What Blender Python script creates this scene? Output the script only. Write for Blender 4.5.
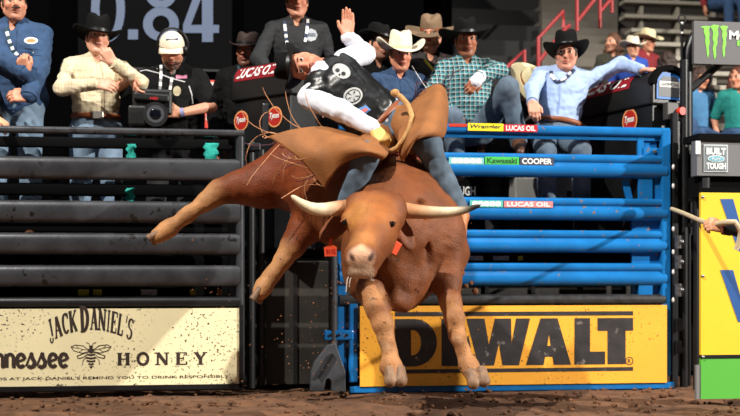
import bpy, bmesh, math, random
import numpy as np
from mathutils import Vector, Matrix, noise
from mathutils.bvhtree import BVHTree

for o in list(bpy.data.objects): bpy.data.objects.remove(o)
scn = bpy.context.scene
COL = scn.collection
random.seed(7); np.random.seed(7)

# ------------------------------------------------------------------ camera
YAW = math.radians(8.5); FPX = 1197.0; CAMH = 0.81; HORY = 280.0
FW = Vector((math.sin(YAW), math.cos(YAW), 0)); RT = Vector((math.cos(YAW), -math.sin(YAW), 0))
CAM = FW * -9.0 + Vector((0, 0, CAMH))
cd = bpy.data.cameras.new('camera'); cam = bpy.data.objects.new('camera', cd); COL.objects.link(cam)
cd.sensor_width = 36; cd.lens = 36 * FPX / 740; cd.shift_y = (HORY - 208) / 740
cd.clip_end = 200
cam.location = CAM; cam.rotation_euler = (math.pi / 2, 0, -YAW)
scn.camera = cam
cd.dof.use_dof = True; cd.dof.focus_distance = 7.8; cd.dof.aperture_fstop = 2.0

# ------------------------------------------------------------------ world, lights, exposure
w = bpy.data.worlds.new('arena_dark'); scn.world = w; w.use_nodes = True
w.node_tree.nodes['Background'].inputs[0].default_value = (0.75, 0.85, 1.0, 1)
w.node_tree.nodes['Background'].inputs[1].default_value = 0.035
def strobe(name, az, el, dist, power, col, rad=0.16):
    l = bpy.data.lights.new(name, 'SPOT'); l.energy = power; l.color = col
    l.spot_size = math.radians(55); l.spot_blend = 0.4; l.shadow_soft_size = rad
    o = bpy.data.objects.new(name, l); COL.objects.link(o)
    a, e = math.radians(az), math.radians(el); c = Vector((0, 0, 1.0))
    d = Vector((math.sin(a) * math.cos(e), -math.cos(a) * math.cos(e), math.sin(e)))
    o.location = c + d * dist; o.rotation_euler = d.to_track_quat('Z', 'Y').to_euler()
strobe('strobe_right', 59, 21, 20, 24000, (1, 0.95, 0.87))
strobe('strobe_left', -42, 46, 20, 22000, (1, 0.95, 0.87))
al = bpy.data.lights.new('overhead_fill', 'AREA'); al.energy = 350; al.size = 9; al.color = (0.95, 0.97, 1)  # dim area light added as fill, no visible source
ao = bpy.data.objects.new('overhead_fill', al); COL.objects.link(ao); ao.location = (0, -3, 11)
scn.view_settings.view_transform = 'Standard'; scn.view_settings.look = 'None'
scn.view_settings.exposure = 0.0; scn.view_settings.gamma = 1.0; scn.view_settings.use_curve_mapping = False

# ------------------------------------------------------------------ helpers
def at(px, py, Y):
    d = FW + RT * ((px - 370) / FPX) + Vector((0, 0, (HORY - py) / FPX))
    return CAM + d * ((Y - CAM.y) / d.y)
def ray(px, py):
    return (FW + RT * ((px - 370) / FPX) + Vector((0, 0, (HORY - py) / FPX))).normalized()
def gx(px, Y=0): return at(px, HORY, Y).x
def gz(px, py, Y=0): return at(px, py, Y).z
def lin(c):
    c = [v / 255 for v in c[:3]]
    return tuple(v / 12.92 if v <= .04045 else ((v + .055) / 1.055) ** 2.4 for v in c)
MATS = {}
def mat(name, rgb, rough=.6, metal=0, var=0.0, vscale=6, bump=0.0, bscale=60, emit=0, attr=False, spec=.5, spots=None, plaid=None, sheen=0):
    if name in MATS: return MATS[name]
    m = bpy.data.materials.new(name); m.use_nodes = True; nt = m.node_tree; N = nt.nodes; L = nt.links
    b = N['Principled BSDF']; MATS[name] = m
    b.inputs['Roughness'].default_value = rough; b.inputs['Metallic'].default_value = metal
    b.inputs['Specular IOR Level'].default_value = spec
    if sheen: b.inputs['Sheen Weight'].default_value = sheen
    c = lin(rgb) + (1,); b.inputs['Base Color'].default_value = c
    tc = N.new('ShaderNodeTexCoord'); src = None
    if attr:
        a = N.new('ShaderNodeAttribute'); a.attribute_name = 'Col'; src = a.outputs['Color']
    if plaid:      # plaid = (colour_b, colour_c, frequency)
        sep = N.new('ShaderNodeSeparateXYZ'); L.new(tc.outputs['Object'], sep.inputs[0])
        def band(out, f, ph, lo):
            k = N.new('ShaderNodeMath'); k.operation = 'MULTIPLY_ADD'; L.new(out, k.inputs[0]); k.inputs[1].default_value = f; k.inputs[2].default_value = ph
            s = N.new('ShaderNodeMath'); s.operation = 'SINE'; L.new(k.outputs[0], s.inputs[0])
            g = N.new('ShaderNodeMath'); g.operation = 'GREATER_THAN'; L.new(s.outputs[0], g.inputs[0]); g.inputs[1].default_value = lo
            return g.outputs[0]
        cur = None
        for (ax, f, ph, lo, cc, fac) in plaid:
            mx = N.new('ShaderNodeMix'); mx.data_type = 'RGBA'
            if cur is None: mx.inputs[6].default_value = c
            else: L.new(cur, mx.inputs[6])
            mx.inputs[7].default_value = lin(cc) + (1,)
            mm = N.new('ShaderNodeMath'); mm.operation = 'MULTIPLY'; L.new(band(sep.outputs[ax], f, ph, lo), mm.inputs[0]); mm.inputs[1].default_value = fac
            L.new(mm.outputs[0], mx.inputs[0]); cur = mx.outputs[2]
        src = cur
    if var:
        nz = N.new('ShaderNodeTexNoise'); nz.inputs['Scale'].default_value = vscale; nz.inputs['Detail'].default_value = 5
        L.new(tc.outputs['Object'], nz.inputs['Vector'])
        mr = N.new('ShaderNodeMapRange'); L.new(nz.outputs[0], mr.inputs[0])
        mr.inputs[1].default_value = .3; mr.inputs[2].default_value = .7; mr.inputs[3].default_value = 1 - var; mr.inputs[4].default_value = 1 + var
        mx = N.new('ShaderNodeMix'); mx.data_type = 'RGBA'; mx.blend_type = 'MULTIPLY'; mx.inputs[0].default_value = 1
        if src is not None: L.new(src, mx.inputs[6])
        else: mx.inputs[6].default_value = c
        L.new(mr.outputs[0], mx.inputs[7]); src = mx.outputs[2]
    if spots:      # spots = (colour, scale, threshold): dirt splashes
        col, sc, th = spots
        nz = N.new('ShaderNodeTexNoise'); nz.inputs['Scale'].default_value = sc; nz.inputs['Detail'].default_value = 3
        L.new(tc.outputs['Object'], nz.inputs['Vector'])
        mr = N.new('ShaderNodeMapRange'); L.new(nz.outputs[0], mr.inputs[0]); mr.inputs[1].default_value = th; mr.inputs[2].default_value = th + .03
        n2 = N.new('ShaderNodeTexNoise'); n2.inputs['Scale'].default_value = 2.1; L.new(tc.outputs['Object'], n2.inputs['Vector'])
        m2 = N.new('ShaderNodeMapRange'); L.new(n2.outputs[0], m2.inputs[0]); m2.inputs[1].default_value = .42; m2.inputs[2].default_value = .6
        mu = N.new('ShaderNodeMath'); mu.operation = 'MULTIPLY'; L.new(mr.outputs[0], mu.inputs[0]); L.new(m2.outputs[0], mu.inputs[1])
        mx = N.new('ShaderNodeMix'); mx.data_type = 'RGBA'; L.new(mu.outputs[0], mx.inputs[0])
        if src is not None: L.new(src, mx.inputs[6])
        else: mx.inputs[6].default_value = c
        mx.inputs[7].default_value = lin(col) + (1,); src = mx.outputs[2]
    if src is not None: L.new(src, b.inputs['Base Color'])
    if bump:
        nz = N.new('ShaderNodeTexNoise'); nz.inputs['Scale'].default_value = bscale; nz.inputs['Detail'].default_value = 6
        L.new(tc.outputs['Object'], nz.inputs['Vector'])
        bp = N.new('ShaderNodeBump'); bp.inputs['Strength'].default_value = bump; bp.inputs['Distance'].default_value = .01
        L.new(nz.outputs[0], bp.inputs['Height']); L.new(bp.outputs[0], b.inputs['Normal'])
    if emit:
        b.inputs['Emission Color'].default_value = c; b.inputs['Emission Strength'].default_value = emit
    return m

def tag(o, label=None, cat=None, group=None, kind=None):
    if label: o['label'] = label
    if cat: o['category'] = cat
    if group: o['group'] = group
    if kind: o['kind'] = kind
    return o
def empty(name, loc=(0, 0, 0), label=None, cat=None, group=None, rz=0):
    o = bpy.data.objects.new(name, None); COL.objects.link(o); o.location = loc; o.rotation_euler.z = rz
    o.empty_display_size = .1
    bpy.context.view_layer.update()
    return tag(o, label, cat, group)
def setparent(o, p):
    if p is not None:
        o.parent = p; o.matrix_parent_inverse = wm(p).inverted()
def wm(p):
    m = p.matrix_basis.copy()
    if p.parent is not None: m = wm(p.parent) @ p.matrix_parent_inverse @ m
    return m
class MB:
    """collects shapes (world coordinates) into one mesh"""
    def __init__(s): s.v = []; s.f = []; s.m = []; s.mats = []
    def add(s, vs, fs, mi=0):
        n = len(s.v); s.v += [tuple(v) for v in vs]; s.f += [tuple(i + n for i in f) for f in fs]; s.m += [mi] * len(fs); return s
    def box(s, c, d, M=None, bev=0, mi=0):
        c = Vector(c); hx, hy, hz = d[0] / 2, d[1] / 2, d[2] / 2
        bm = bmesh.new(); bmesh.ops.create_cube(bm, size=1)
        for v in bm.verts: v.co = Vector((v.co.x * d[0], v.co.y * d[1], v.co.z * d[2]))
        if bev: bmesh.ops.bevel(bm, geom=bm.edges[:], offset=bev, segments=2, affect='EDGES', profile=.5)
        bm.verts.index_update()
        vs = [(M @ v.co if M else v.co) + c for v in bm.verts]; fs = [[v.index for v in f.verts] for f in bm.faces]
        bm.free(); return s.add(vs, fs, mi)
    def tube(s, pts, r, n=10, cap=True, mi=0, flat=None):
        pts = [Vector(p) for p in pts]; k = len(pts)
        rs = r if isinstance(r, (list, tuple)) else [r] * k
        T = [(pts[min(i + 1, k - 1)] - pts[max(i - 1, 0)]).normalized() for i in range(k)]
        up = Vector((0, 0, 1)) if abs(T[0].z) < .9 else Vector((1, 0, 0))
        if flat is not None: up = Vector(flat[0])
        nv = (up - T[0] * up.dot(T[0])).normalized(); vs = []
        for i in range(k):
            nv = (nv - T[i] * nv.dot(T[i])); nv = nv.normalized() if nv.length > 1e-6 else Vector((0, 0, 1)); b = T[i].cross(nv)
            a = flat[1] if flat is not None else 1
            for j in range(n):
                t = 2 * math.pi * j / n; vs.append(pts[i] + nv * (math.cos(t) * rs[i]) * a + b * (math.sin(t) * rs[i]))
        fs = [(i * n + j, i * n + (j + 1) % n, (i + 1) * n + (j + 1) % n, (i + 1) * n + j) for i in range(k - 1) for j in range(n)]
        if cap: fs += [tuple(range(n - 1, -1, -1)), tuple(range((k - 1) * n, k * n))]
        return s.add(vs, fs, mi)
    def sweepx(s, prof, x0, x1, mi=0):       # closed profile [(y, z)] extruded along X
        n = len(prof); vs = [(x0, y, z) for y, z in prof] + [(x1, y, z) for y, z in prof]
        fs = [(j, (j + 1) % n, n + (j + 1) % n, n + j) for j in range(n)] + [tuple(range(n - 1, -1, -1)), tuple(range(n, 2 * n))]
        return s.add(vs, fs, mi)
    def ball(s, c, r, seg=10, rings=6, M=None, mi=0):
        r = r if isinstance(r, (list, tuple)) else (r, r, r); vs = []; c = Vector(c)
        for i in range(rings + 1):
            p = math.pi * i / rings
            for j in range(seg):
                t = 2 * math.pi * j / seg; q = Vector((r[0] * math.sin(p) * math.cos(t), r[1] * math.sin(p) * math.sin(t), r[2] * math.cos(p)))
                vs.append((M @ q if M else q) + c)
        fs = [(i * seg + j, (i + 1) * seg + j, (i + 1) * seg + (j + 1) % seg, i * seg + (j + 1) % seg) for i in range(rings) for j in range(seg)]
        return s.add(vs, fs, mi)
    def build(s, name, m, parent=None, smooth=False, bevel=0, cols=None):
        me = bpy.data.meshes.new(name); me.from_pydata(s.v, [], s.f); me.validate(); me.update()
        for mm in (m if isinstance(m, (list, tuple)) else [m]): me.materials.append(mm)
        if len(me.polygons) == len(s.m): me.polygons.foreach_set('material_index', s.m)
        bm = bmesh.new(); bm.from_mesh(me); bmesh.ops.recalc_face_normals(bm, faces=bm.faces); bm.to_mesh(me); bm.free()
        if smooth: me.polygons.foreach_set('use_smooth', [True] * len(me.polygons))
        o = bpy.data.objects.new(name, me); COL.objects.link(o); setparent(o, parent)
        if bevel:
            b = o.modifiers.new('bevel', 'BEVEL'); b.width = bevel; b.segments = 2; b.limit_method = 'ANGLE'
        if smooth and smooth != 'full':
            o.data.set_sharp_from_angle(angle=math.radians(50))
        return o

# flat print: contours in (u, v) metres -> thin mesh on a plane facing the camera side (-Y) or a given frame
def flat(name, contours, m, parent, org, U=(1, 0, 0), V=(0, 0, 1), thick=.0008):
    cu = bpy.data.curves.new('tmp', 'CURVE'); cu.dimensions = '2D'; cu.fill_mode = 'FRONT'
    for c in contours:
        sp = cu.splines.new('POLY'); sp.points.add(len(c) - 1); sp.use_cyclic_u = True
        for p, (a, b) in zip(sp.points, c): p.co = (a, b, 0, 1)
    return _curve_mesh(name, cu, m, parent, org, U, V, thick)
def _curve_mesh(name, cu, m, parent, org, U, V, thick, fn=None):
    to = bpy.data.objects.new('tmp', cu); COL.objects.link(to)
    dg = bpy.context.evaluated_depsgraph_get(); dg.update(); me0 = to.evaluated_get(dg).to_mesh()
    uv = [(v.co.x, v.co.y) for v in me0.vertices]; fs = [tuple(p.vertices) for p in me0.polygons]
    to.evaluated_get(dg).to_mesh_clear(); bpy.data.objects.remove(to); bpy.data.curves.remove(cu)
    if fn: uv = fn(uv)
    U = Vector(U).normalized(); V = Vector(V).normalized(); Nn = U.cross(V); org = Vector(org)
    me = bpy.data.meshes.new(name); me.from_pydata([tuple(org + U * a + V * b + Nn * thick) for a, b in uv], [], fs); me.update()
    me.materials.append(m); o = bpy.data.objects.new(name, me); COL.objects.link(o); setparent(o, parent); return o
def text(name, s, m, parent, org, wid, hei, U=(1, 0, 0), V=(0, 0, 1), bold=0.0, shear=0, bend=None, thick=.0015):
    """lettering fitted into a box wid x hei whose lower left corner is org"""
    cu = bpy.data.curves.new('tmp', 'FONT'); cu.body = s; cu.size = 1; cu.offset = bold; cu.shear = shear; cu.resolution_u = 3
    def fn(uv):
        a = [p[0] for p in uv]; b = [p[1] for p in uv]; a0, a1, b0, b1 = min(a), max(a), min(b), max(b)
        q = [((x - a0) / (a1 - a0), (y - b0) / (b1 - b0)) for x, y in uv]
        if bend: q = [bend(x, y) for x, y in q]
        return [(x * wid, y * hei) for x, y in q]
    return _curve_mesh(name, cu, m, parent, org, U, V, thick, fn)
class Pen:
    """flat strokes: polylines with a width, collected to one mesh"""
    def __init__(s): s.v = []; s.f = []
    def quad(s, *p): n = len(s.v); s.v += p; s.f.append(tuple(range(n, n + len(p)))); return s
    def line(s, pts, w, closed=False):
        if closed: pts = list(pts) + [pts[0]]
        for i in range(len(pts) - 1):
            (x0, y0), (x1, y1) = pts[i], pts[i + 1]; d = math.hypot(x1 - x0, y1 - y0) or 1e-9
            w0 = w[i] if isinstance(w, list) else w; w1 = w[i + 1] if isinstance(w, list) else w
            nx, ny = -(y1 - y0) / d / 2, (x1 - x0) / d / 2
            s.quad((x0 - nx * w0, y0 - ny * w0), (x1 - nx * w1, y1 - ny * w1), (x1 + nx * w1, y1 + ny * w1), (x0 + nx * w0, y0 + ny * w0))
            if 0 < i:
                s.quad(*[(x0 + w0 / 2 * math.cos(t * math.pi / 4), y0 + w0 / 2 * math.sin(t * math.pi / 4)) for t in range(8)])
        return s
    def arc(s, cx, cy, rx, ry, a0, a1, w, n=12):
        return s.line([(cx + rx * math.cos(math.radians(a0 + (a1 - a0) * i / n)), cy + ry * math.sin(math.radians(a0 + (a1 - a0) * i / n))) for i in range(n + 1)], w)
    def disc(s, cx, cy, rx, ry, n=20): return s.quad(*[(cx + rx * math.cos(2 * math.pi * i / n), cy + ry * math.sin(2 * math.pi * i / n)) for i in range(n)])
    def build(s, name, m, parent, org, U=(1, 0, 0), V=(0, 0, 1), thick=.0015, sx=1, sy=1, fn=None):
        U = Vector(U).normalized(); V = Vector(V).normalized(); Nn = U.cross(V); org = Vector(org)
        uv = [(a * sx, b * sy) for a, b in s.v]
        if fn: uv = [fn(a, b) for a, b in uv]
        me = bpy.data.meshes.new(name); me.from_pydata([tuple(org + U * a + V * b + Nn * (thick + 2e-6 * i)) for i, (a, b) in enumerate(uv)], [], s.f); me.update()
        me.materials.append(m); o = bpy.data.objects.new(name, me); COL.objects.link(o); setparent(o, parent); return o
# condensed slab-serif letters in a unit box (x 0..w, y 0..1)
def serif_letter(P, ch, x, y, w, h, t=.24):
    T = t * w; S = .09 * h; th = T * .55
    def X(a): return x + a * w
    def Yy(b): return y + b * h
    def st(a, b0=0, b1=1, ww=T): P.line([(X(a), Yy(b0)), (X(a), Yy(b1))], ww)
    def sl(a, b, half=.2): P.line([(X(a - half), Yy(b)), (X(a + half), Yy(b))], S)
    def ln(a0, b0, a1, b1, ww=T): P.line([(X(a0), Yy(b0)), (X(a1), Yy(b1))], ww)
    e = .045
    if ch == 'H': st(.2); st(.8); ln(.2, .5, .8, .5, S); [sl(a, b) for a in (.2, .8) for b in (e, 1 - e)]
    elif ch == 'O': P.arc(X(.5), Yy(.5), .38 * w, .45 * h, 0, 360, T * .85, 24)
    elif ch == 'N': st(.16, 0, 1, th); st(.84, 0, 1, th); ln(.16, .97, .84, .03); sl(.16, e); sl(.1, 1 - e); sl(.84, 1 - e)
    elif ch == 'E': st(.25); ln(.05, e, .92, e, S); ln(.05, 1 - e, .9, 1 - e, S); ln(.25, .52, .65, .52, S); ln(.9, e, .9, .27, th * .8); ln(.88, .75, .88, 1 - e, th * .8); ln(.65, .4, .65, .64, th * .7)
    elif ch == 'Y': st(.5, 0, .48); ln(.16, .97, .5, .42); ln(.84, .97, .5, .42, th); sl(.5, e, .24); sl(.16, 1 - e); sl(.84, 1 - e, .18)
    elif ch == 'A': ln(.16, .03, .48, .97, th); ln(.84, .03, .5, .97); ln(.25, .33, .75, .33, S * .8); sl(.14, e, .16); sl(.84, e, .2)
    elif ch == 'C': P.arc(X(.55), Yy(.5), .36 * w, .44 * h, 45, 315, T * .9, 18); ln(.86, .68, .86, .95, th)
    elif ch == 'K': st(.22); ln(.26, .42, .85, .97, th); ln(.4, .58, .86, .03); sl(.22, e); sl(.22, 1 - e); sl(.82, 1 - e, .16); sl(.84, e, .18)
    elif ch == 'D': st(.24); P.arc(X(.3), Yy(.5), .5 * w, .455 * h, -90, 90, T * .95, 16); sl(.22, e); sl(.22, 1 - e)
    elif ch == 'I': st(.5); sl(.5, e, .3); sl(.5, 1 - e, .3)
    elif ch == 'L': st(.25); ln(.05, e, .9, e, S); ln(.9, e, .9, .3, th); sl(.25, 1 - e)
    elif ch == 'J': st(.62, .2, 1); P.arc(X(.33), Yy(.12), .29 * w, .2 * h, 0, -180, T * .8, 10); P.disc(X(.1), Yy(.12), .12 * w, .07 * h); sl(.62, 1 - e, .26)
    elif ch == 'S': P.arc(X(.5), Yy(.73), .32 * w, .225 * h, 20, 270, T * .8, 12); P.arc(X(.5), Yy(.27), .34 * w, .225 * h, 90, -160, T * .8, 12)
    elif ch == "'": ln(.5, .68, .55, 1, T)
def serif_text(P, s, x, y, h, widths, gap=.08, t=.24):
    for ch, w in zip(s, widths):
        serif_letter(P, ch, x, y, w, h, t); x += w * (1 + gap)
    return x
def ellipse(cx, cy, rx, ry, n=28): return [(cx + rx * math.cos(2 * math.pi * i / n), cy + ry * math.sin(2 * math.pi * i / n)) for i in range(n)]
def rect(x0, y0, x1, y1): return [(x0, y0), (x1, y0), (x1, y1), (x0, y1)]

# ------------------------------------------------------------------ materials
M_dirt = mat('arena_dirt', (98, 65, 41), .95, var=.45, vscale=9, bump=.9, bscale=70)
M_black = mat('black_steel', (22, 23, 25), .38, .1, var=.35, vscale=5, bump=.05, bscale=40)
M_rail = mat('dark_grey_rail', (66, 67, 71), .3, .3, var=.3, vscale=7, bump=.08, bscale=25, spots=((34, 32, 30), 14, .6))
M_blue = mat('blue_gate_paint', (22, 106, 172), .24, 0, var=.16, vscale=5, spots=((120, 100, 78), 22, .66))
M_vinyl = mat('black_vinyl', (16, 16, 17), .45, bump=.1, bscale=30)
M_matte = mat('matte_black', (8, 8, 9), .95, spec=.1)
M_darkness = mat('arena_darkness', (5, 5, 6), 1, spec=0)  # near-black colour stands in for the darkness of the arena
M_white = mat('white_print', (235, 235, 232), .6)
M_ink = mat('black_print', (30, 24, 22), .6)
M_redp = mat('red_print', (178, 22, 30), .5)
M_chrome = mat('bright_steel', (190, 190, 192), .25, .9)
# ------------------------------------------------------------------ floor and surroundings
def make_floor():
    xs = list(np.linspace(-14, -4, 6)[:-1]) + list(np.arange(-4, 4.5, .05)) + list(np.linspace(4.6, 14, 6))
    ys = list(np.linspace(-14, -3.2, 8)[:-1]) + list(np.arange(-3.2, 1.2, .04)) + list(np.linspace(1.3, 16, 8))
    vs = []
    for y in ys:
        for x in xs:
            z = 0
            if -4 < x < 4.5 and -3.2 < y < 1.2:
                p = Vector((x, y, 0)); z = noise.noise(p * 2.2) * .03 + noise.noise(p * 7) * .022 + noise.noise(p * 17) * .010
                z = z * min(1, .35 + abs(y)) + .012
            vs.append((x, y, z - .055))
    n = len(xs); fs = [(j * n + i, j * n + i + 1, (j + 1) * n + i + 1, (j + 1) * n + i) for j in range(len(ys) - 1) for i in range(n - 1)]
    o = MB().add(vs, fs).build('floor', M_dirt, smooth=True); o['kind'] = 'structure'; return o
make_floor()
def clods():
    rng = random.Random(3); m = MB()
    for i in range(900):
        x = rng.uniform(-3.6, 3.8); y = -rng.random() ** 1.3 * 2.4 + .1; r = rng.uniform(.006, .022) * (1.7 if rng.random() < .06 else 1)
        bm = bmesh.new(); bmesh.ops.create_icosphere(bm, subdivisions=1, radius=r)
        vs = [Vector((v.co.x * rng.uniform(.7, 1.3) + x, v.co.y * rng.uniform(.7, 1.3) + y, v.co.z * rng.uniform(.5, .9) - .036)) for v in bm.verts]
        bm.verts.index_update(); m.add(vs, [[v.index for v in f.verts] for f in bm.faces]); bm.free()
    tag(m.build('dirt_clods', M_dirt), 'loose crumbs of brown dirt strewn over the arena floor', 'dirt', kind='stuff')
clods()
def struct(name, c, d, m):
    o = MB().box(c, d).build(name, m); o['kind'] = 'structure'; return o
struct('wall_back', (2, 13.2, 5), (40, .2, 10.4), M_darkness)
struct('wall_left', (-3.2, 4.6, 3), (9.0, .1, 6.6), M_darkness)       # near-black sheet added for the unlit arena behind the deck
struct('wall_side', (1.2, 7.4, 3.2), (.1, 5.4, 6.8), M_darkness)

# deck behind the chutes on which everybody stands
DECK = 1.05
dk = empty('platform_deck', (0, 1.9, 0), 'black raised steel deck behind the bucking chutes', 'platform')
for i in range(9):
    x = -4.0 + i * .95
    MB().box((x, 1.95, DECK - .04), (.94, 3.0, .08)).build('deck_board', M_matte, dk)
for x in (-3.9, -1.9, .1, 2.1, 4.1):
    for y in (1.0, 3.2): MB().box((x, y, (DECK - .08) / 2), (.08, .08, DECK - .08)).build('post', M_black, dk)
MB().box((0.1, 1.25, .48), (8.4, .03, .96)).build('skirt', M_matte, dk)

# ------------------------------------------------------------------ rail profiles
def oval_prof(zc, h, d, n=20, yc=0):
    out = []
    for i in range(n):
        t = 2 * math.pi * i / n; c, s = math.cos(t), math.sin(t)
        out.append((yc + d / 2 * math.copysign(abs(c) ** .8, c), zc + h / 2 * math.copysign(abs(s) ** .8, s)))
    return out
def double_prof(z0, z1, yc=0):
    H = z1 - z0; r1 = H * .31; c1 = z0 + r1; r2 = H * .19; c2 = z1 - r2; zs = [z0 + H * (0.5 - .5 * math.cos(math.pi * i / 22)) for i in range(23)]
    def wd(z):
        a = max(0, r1 * r1 - (z - c1) ** 2) ** .5 * .95; b = max(0, r2 * r2 - (z - c2) ** 2) ** .5 * .8 + (r1 - r2) * .55 * (abs(z - c2) < r2 * .98)
        return max(a, b, .012)
    return [(yc - wd(z), z) for z in zs] + [(yc + wd(z), z) for z in reversed(zs)]

# ------------------------------------------------------------------ black fence panel, left
XL0, XL1 = gx(-95), gx(243)
fp = empty('fence_panel', ((XL0 + XL1) / 2, .05, 0), 'black steel fence panel with wide oval rails at the left', 'fence')
def lz(py): return gz(60, py)
MB().sweepx(oval_prof((lz(126) + lz(133.3)) / 2, lz(126) - lz(133.3), .06, yc=.04), XL0, XL1 + .01).build('top_rail', M_rail, fp, smooth=True)
for a, b in ((156, 179), (200, 222.5), (232.5, 254.5), (265, 287)):
    MB().sweepx(oval_prof((lz(a) + lz(b)) / 2, lz(a) - lz(b), .085, yc=.05), XL0, XL1 - .02).build('rail', M_rail, fp, smooth=True)
MB().sweepx(oval_prof((lz(297) + lz(309)) / 2, lz(297) - lz(309), .09, yc=.045), XL0, XL1 - .02).build('bottom_rail', M_black, fp, smooth=True)
for px in (-90, 240.5):
    x = gx(px); MB().tube([(x, .05, 0), (x, .05, gz(px, 131))], .032, 12).build('post', M_rail, fp, smooth=True)
MB().box(((XL0 + XL1) / 2, .05, .02), (XL1 - XL0, .07, .05)).build('foot_rail', M_black, fp)

# rear rails of the same chute; lower ones added to darken the gaps
rp_ = empty('rear_fence', ((XL0 + XL1) / 2, .30, 0), 'second row of plain black rails just behind the left fence', 'fence')
for a, b in ((137, 148), (183, 196), (222, 233), (255, 266), (286, 298)):
    za, zb = gz(60, a, .3), gz(60, b, .3); MB().sweepx(oval_prof((za + zb) / 2, za - zb, .04, yc=.3), XL0, XL1 - .1).build('rail', M_matte, rp_, smooth=True)
for px in (-80, 56, 118, 232): MB().box((gx(px, .33), .33, .85), (.05, .04, 1.7)).build('post', M_matte, rp_)
def small_plate(parent, px0, px1, py0, py1, y, m):
    p, q = at(px0, py1, y), at(px1, py0, y); MB().box(((p.x + q.x) / 2, y, (p.z + q.z) / 2), (q.x - p.x, .006, q.z - p.z), bev=.001).build('sticker', m, parent)
for px0, px1, cl in ((78, 89, (190, 180, 50)), (93, 102, (200, 190, 60)), (141, 157, (206, 196, 200)), (190, 196, (200, 170, 50)), (217, 222, (190, 120, 50))):
    small_plate(rp_, px0, px1, 289.5, 295.5, .272, mat('bit_%d_%d_%d' % cl, cl, .6, var=.3, vscale=50))
M_tealc = mat('teal_cloth', (24, 150, 138), .8, var=.2)
for i_, (px, py, lab) in enumerate(((131, 152, 'small teal cloth tied below the camera operator'), (211, 151, 'largest teal cloth strip tied near the chute post'), (130, 196, 'teal cloth scrap showing under the second black rail'))):
    c = at(px, py, .24); S_ = MB(); n_ = 9
    vs = [c + Vector((((-.03 if i_ != 1 else -.05) + (.06 if i_ != 1 else .10) * a_ / 3) + .01 * math.sin(b_ * 1.7 + i_), .012 * math.sin(a_ * 2.2 + b_), .06 - .13 * b_ / n_ * (1 + .3 * (a_ % 2)))) for b_ in range(n_ + 1) for a_ in range(4)]
    o_ = S_.add(vs, [(b_ * 4 + a_, b_ * 4 + a_ + 1, b_ * 4 + a_ + 5, b_ * 4 + a_ + 4) for b_ in range(n_) for a_ in range(3)]).build('cloth_strip', M_tealc, smooth='full')
    so_ = o_.modifiers.new('t', 'SOLIDIFY'); so_.thickness = .004; tag(o_, lab, 'cloth', 'teal cloth strips')
# chute posts in the gap
cp = empty('chute_post', (gx(252), .12, 0), 'pair of dark upright tubes at the open chute beside the cream banner', 'post')
for px, y, t in ((251, .12, 142), (261, .3, 150)):
    MB().tube([(gx(px, y), y, 0), (gx(px, y), y, gz(px, t, y))], .033, 12).build('tube', M_black, cp, smooth=True)
MB().box((gx(250, .1), .1, gz(250, 147, .1)), (.16, .06, .06), bev=.01).build('latch', M_black, cp)
MB().ball((gx(249, .06), .06, gz(249, 145, .06)), .012).build('bolt', M_chrome, cp, smooth=True)

# dark chute walls behind gate and gap
M_sheet = mat('worn_dark_sheet', (38, 34, 29), .6, .1, var=.5, vscale=4, bump=.2, bscale=20)
cw = empty('chute_wall', (0, .42, 0), 'dark scuffed steel sheet wall inside the open chute', 'chute wall')
x0 = gx(246, .42); x1 = gx(668, .42); k = 9
for i in range(k):
    a = x0 + (x1 - x0) * i / k; b = x0 + (x1 - x0) * (i + 1) / k
    MB().box(((a + b) / 2, .42, .48), (b - a - .012, .02, .96)).build('sheet', M_sheet, cw)
    MB().box((a, .40, .48), (.03, .02, .96)).build('rib', M_black, cw)
MB().sweepx(oval_prof(gz(500, 258, .30), .085, .03, yc=.30), gx(438, .3), gx(640, .3)).build('label_rail', M_matte, cw, smooth=True)
for px0, px1, cl in ((449, 483, (206, 206, 206)), (493, 509, (170, 170, 172)), (518, 523, (206, 190, 70))):
    small_plate(cw, px0, px1, 256, 260.5, .275, mat('bit_%d_%d_%d' % cl, cl, .6, var=.3, vscale=50))
# things glimpsed between the gate rails
bx0 = at(515, 181, .62); bx1 = at(576, 206, .62)
gb = empty('equipment_box', (bx0.x, .7, 1.2), 'plain grey metal box seen between the second and third blue rails', 'box')
MB().box(((bx0.x + bx1.x) / 2, .72, (bx0.z + bx1.z) / 2), (bx1.x - bx0.x, .2, bx0.z - bx1.z + .06), bev=.012).build('case', mat('grey_box', (128, 128, 124), .7, var=.15), gb)
MB().box(((bx0.x + bx1.x) / 2 + .2, .615, (bx0.z + bx1.z) / 2), (.04, .02, .05), bev=.004).build('latch', M_black, gb)
a = at(447, 184, .55); b = at(478, 197, .55)
sg = empty('rubber_mat', (a.x, .56, b.z), 'black slotted pad with white lettering hanging behind the gate', 'pad')
MB().box(((a.x + b.x) / 2, .57, (a.z + b.z) / 2 + .09), (b.x - a.x, .03, .28), bev=.01).build('pad_body', M_matte, sg)
for i in range(4): MB().box((a.x + .06 + i * .05, .55, a.z + .1), (.018, .012, .09)).build('slot', M_black, sg)
text('lettering', 'TOUGH', M_white, sg, (a.x + .01, .553, b.z + .01), b.x - a.x - .03, .075, bold=.03)

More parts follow.
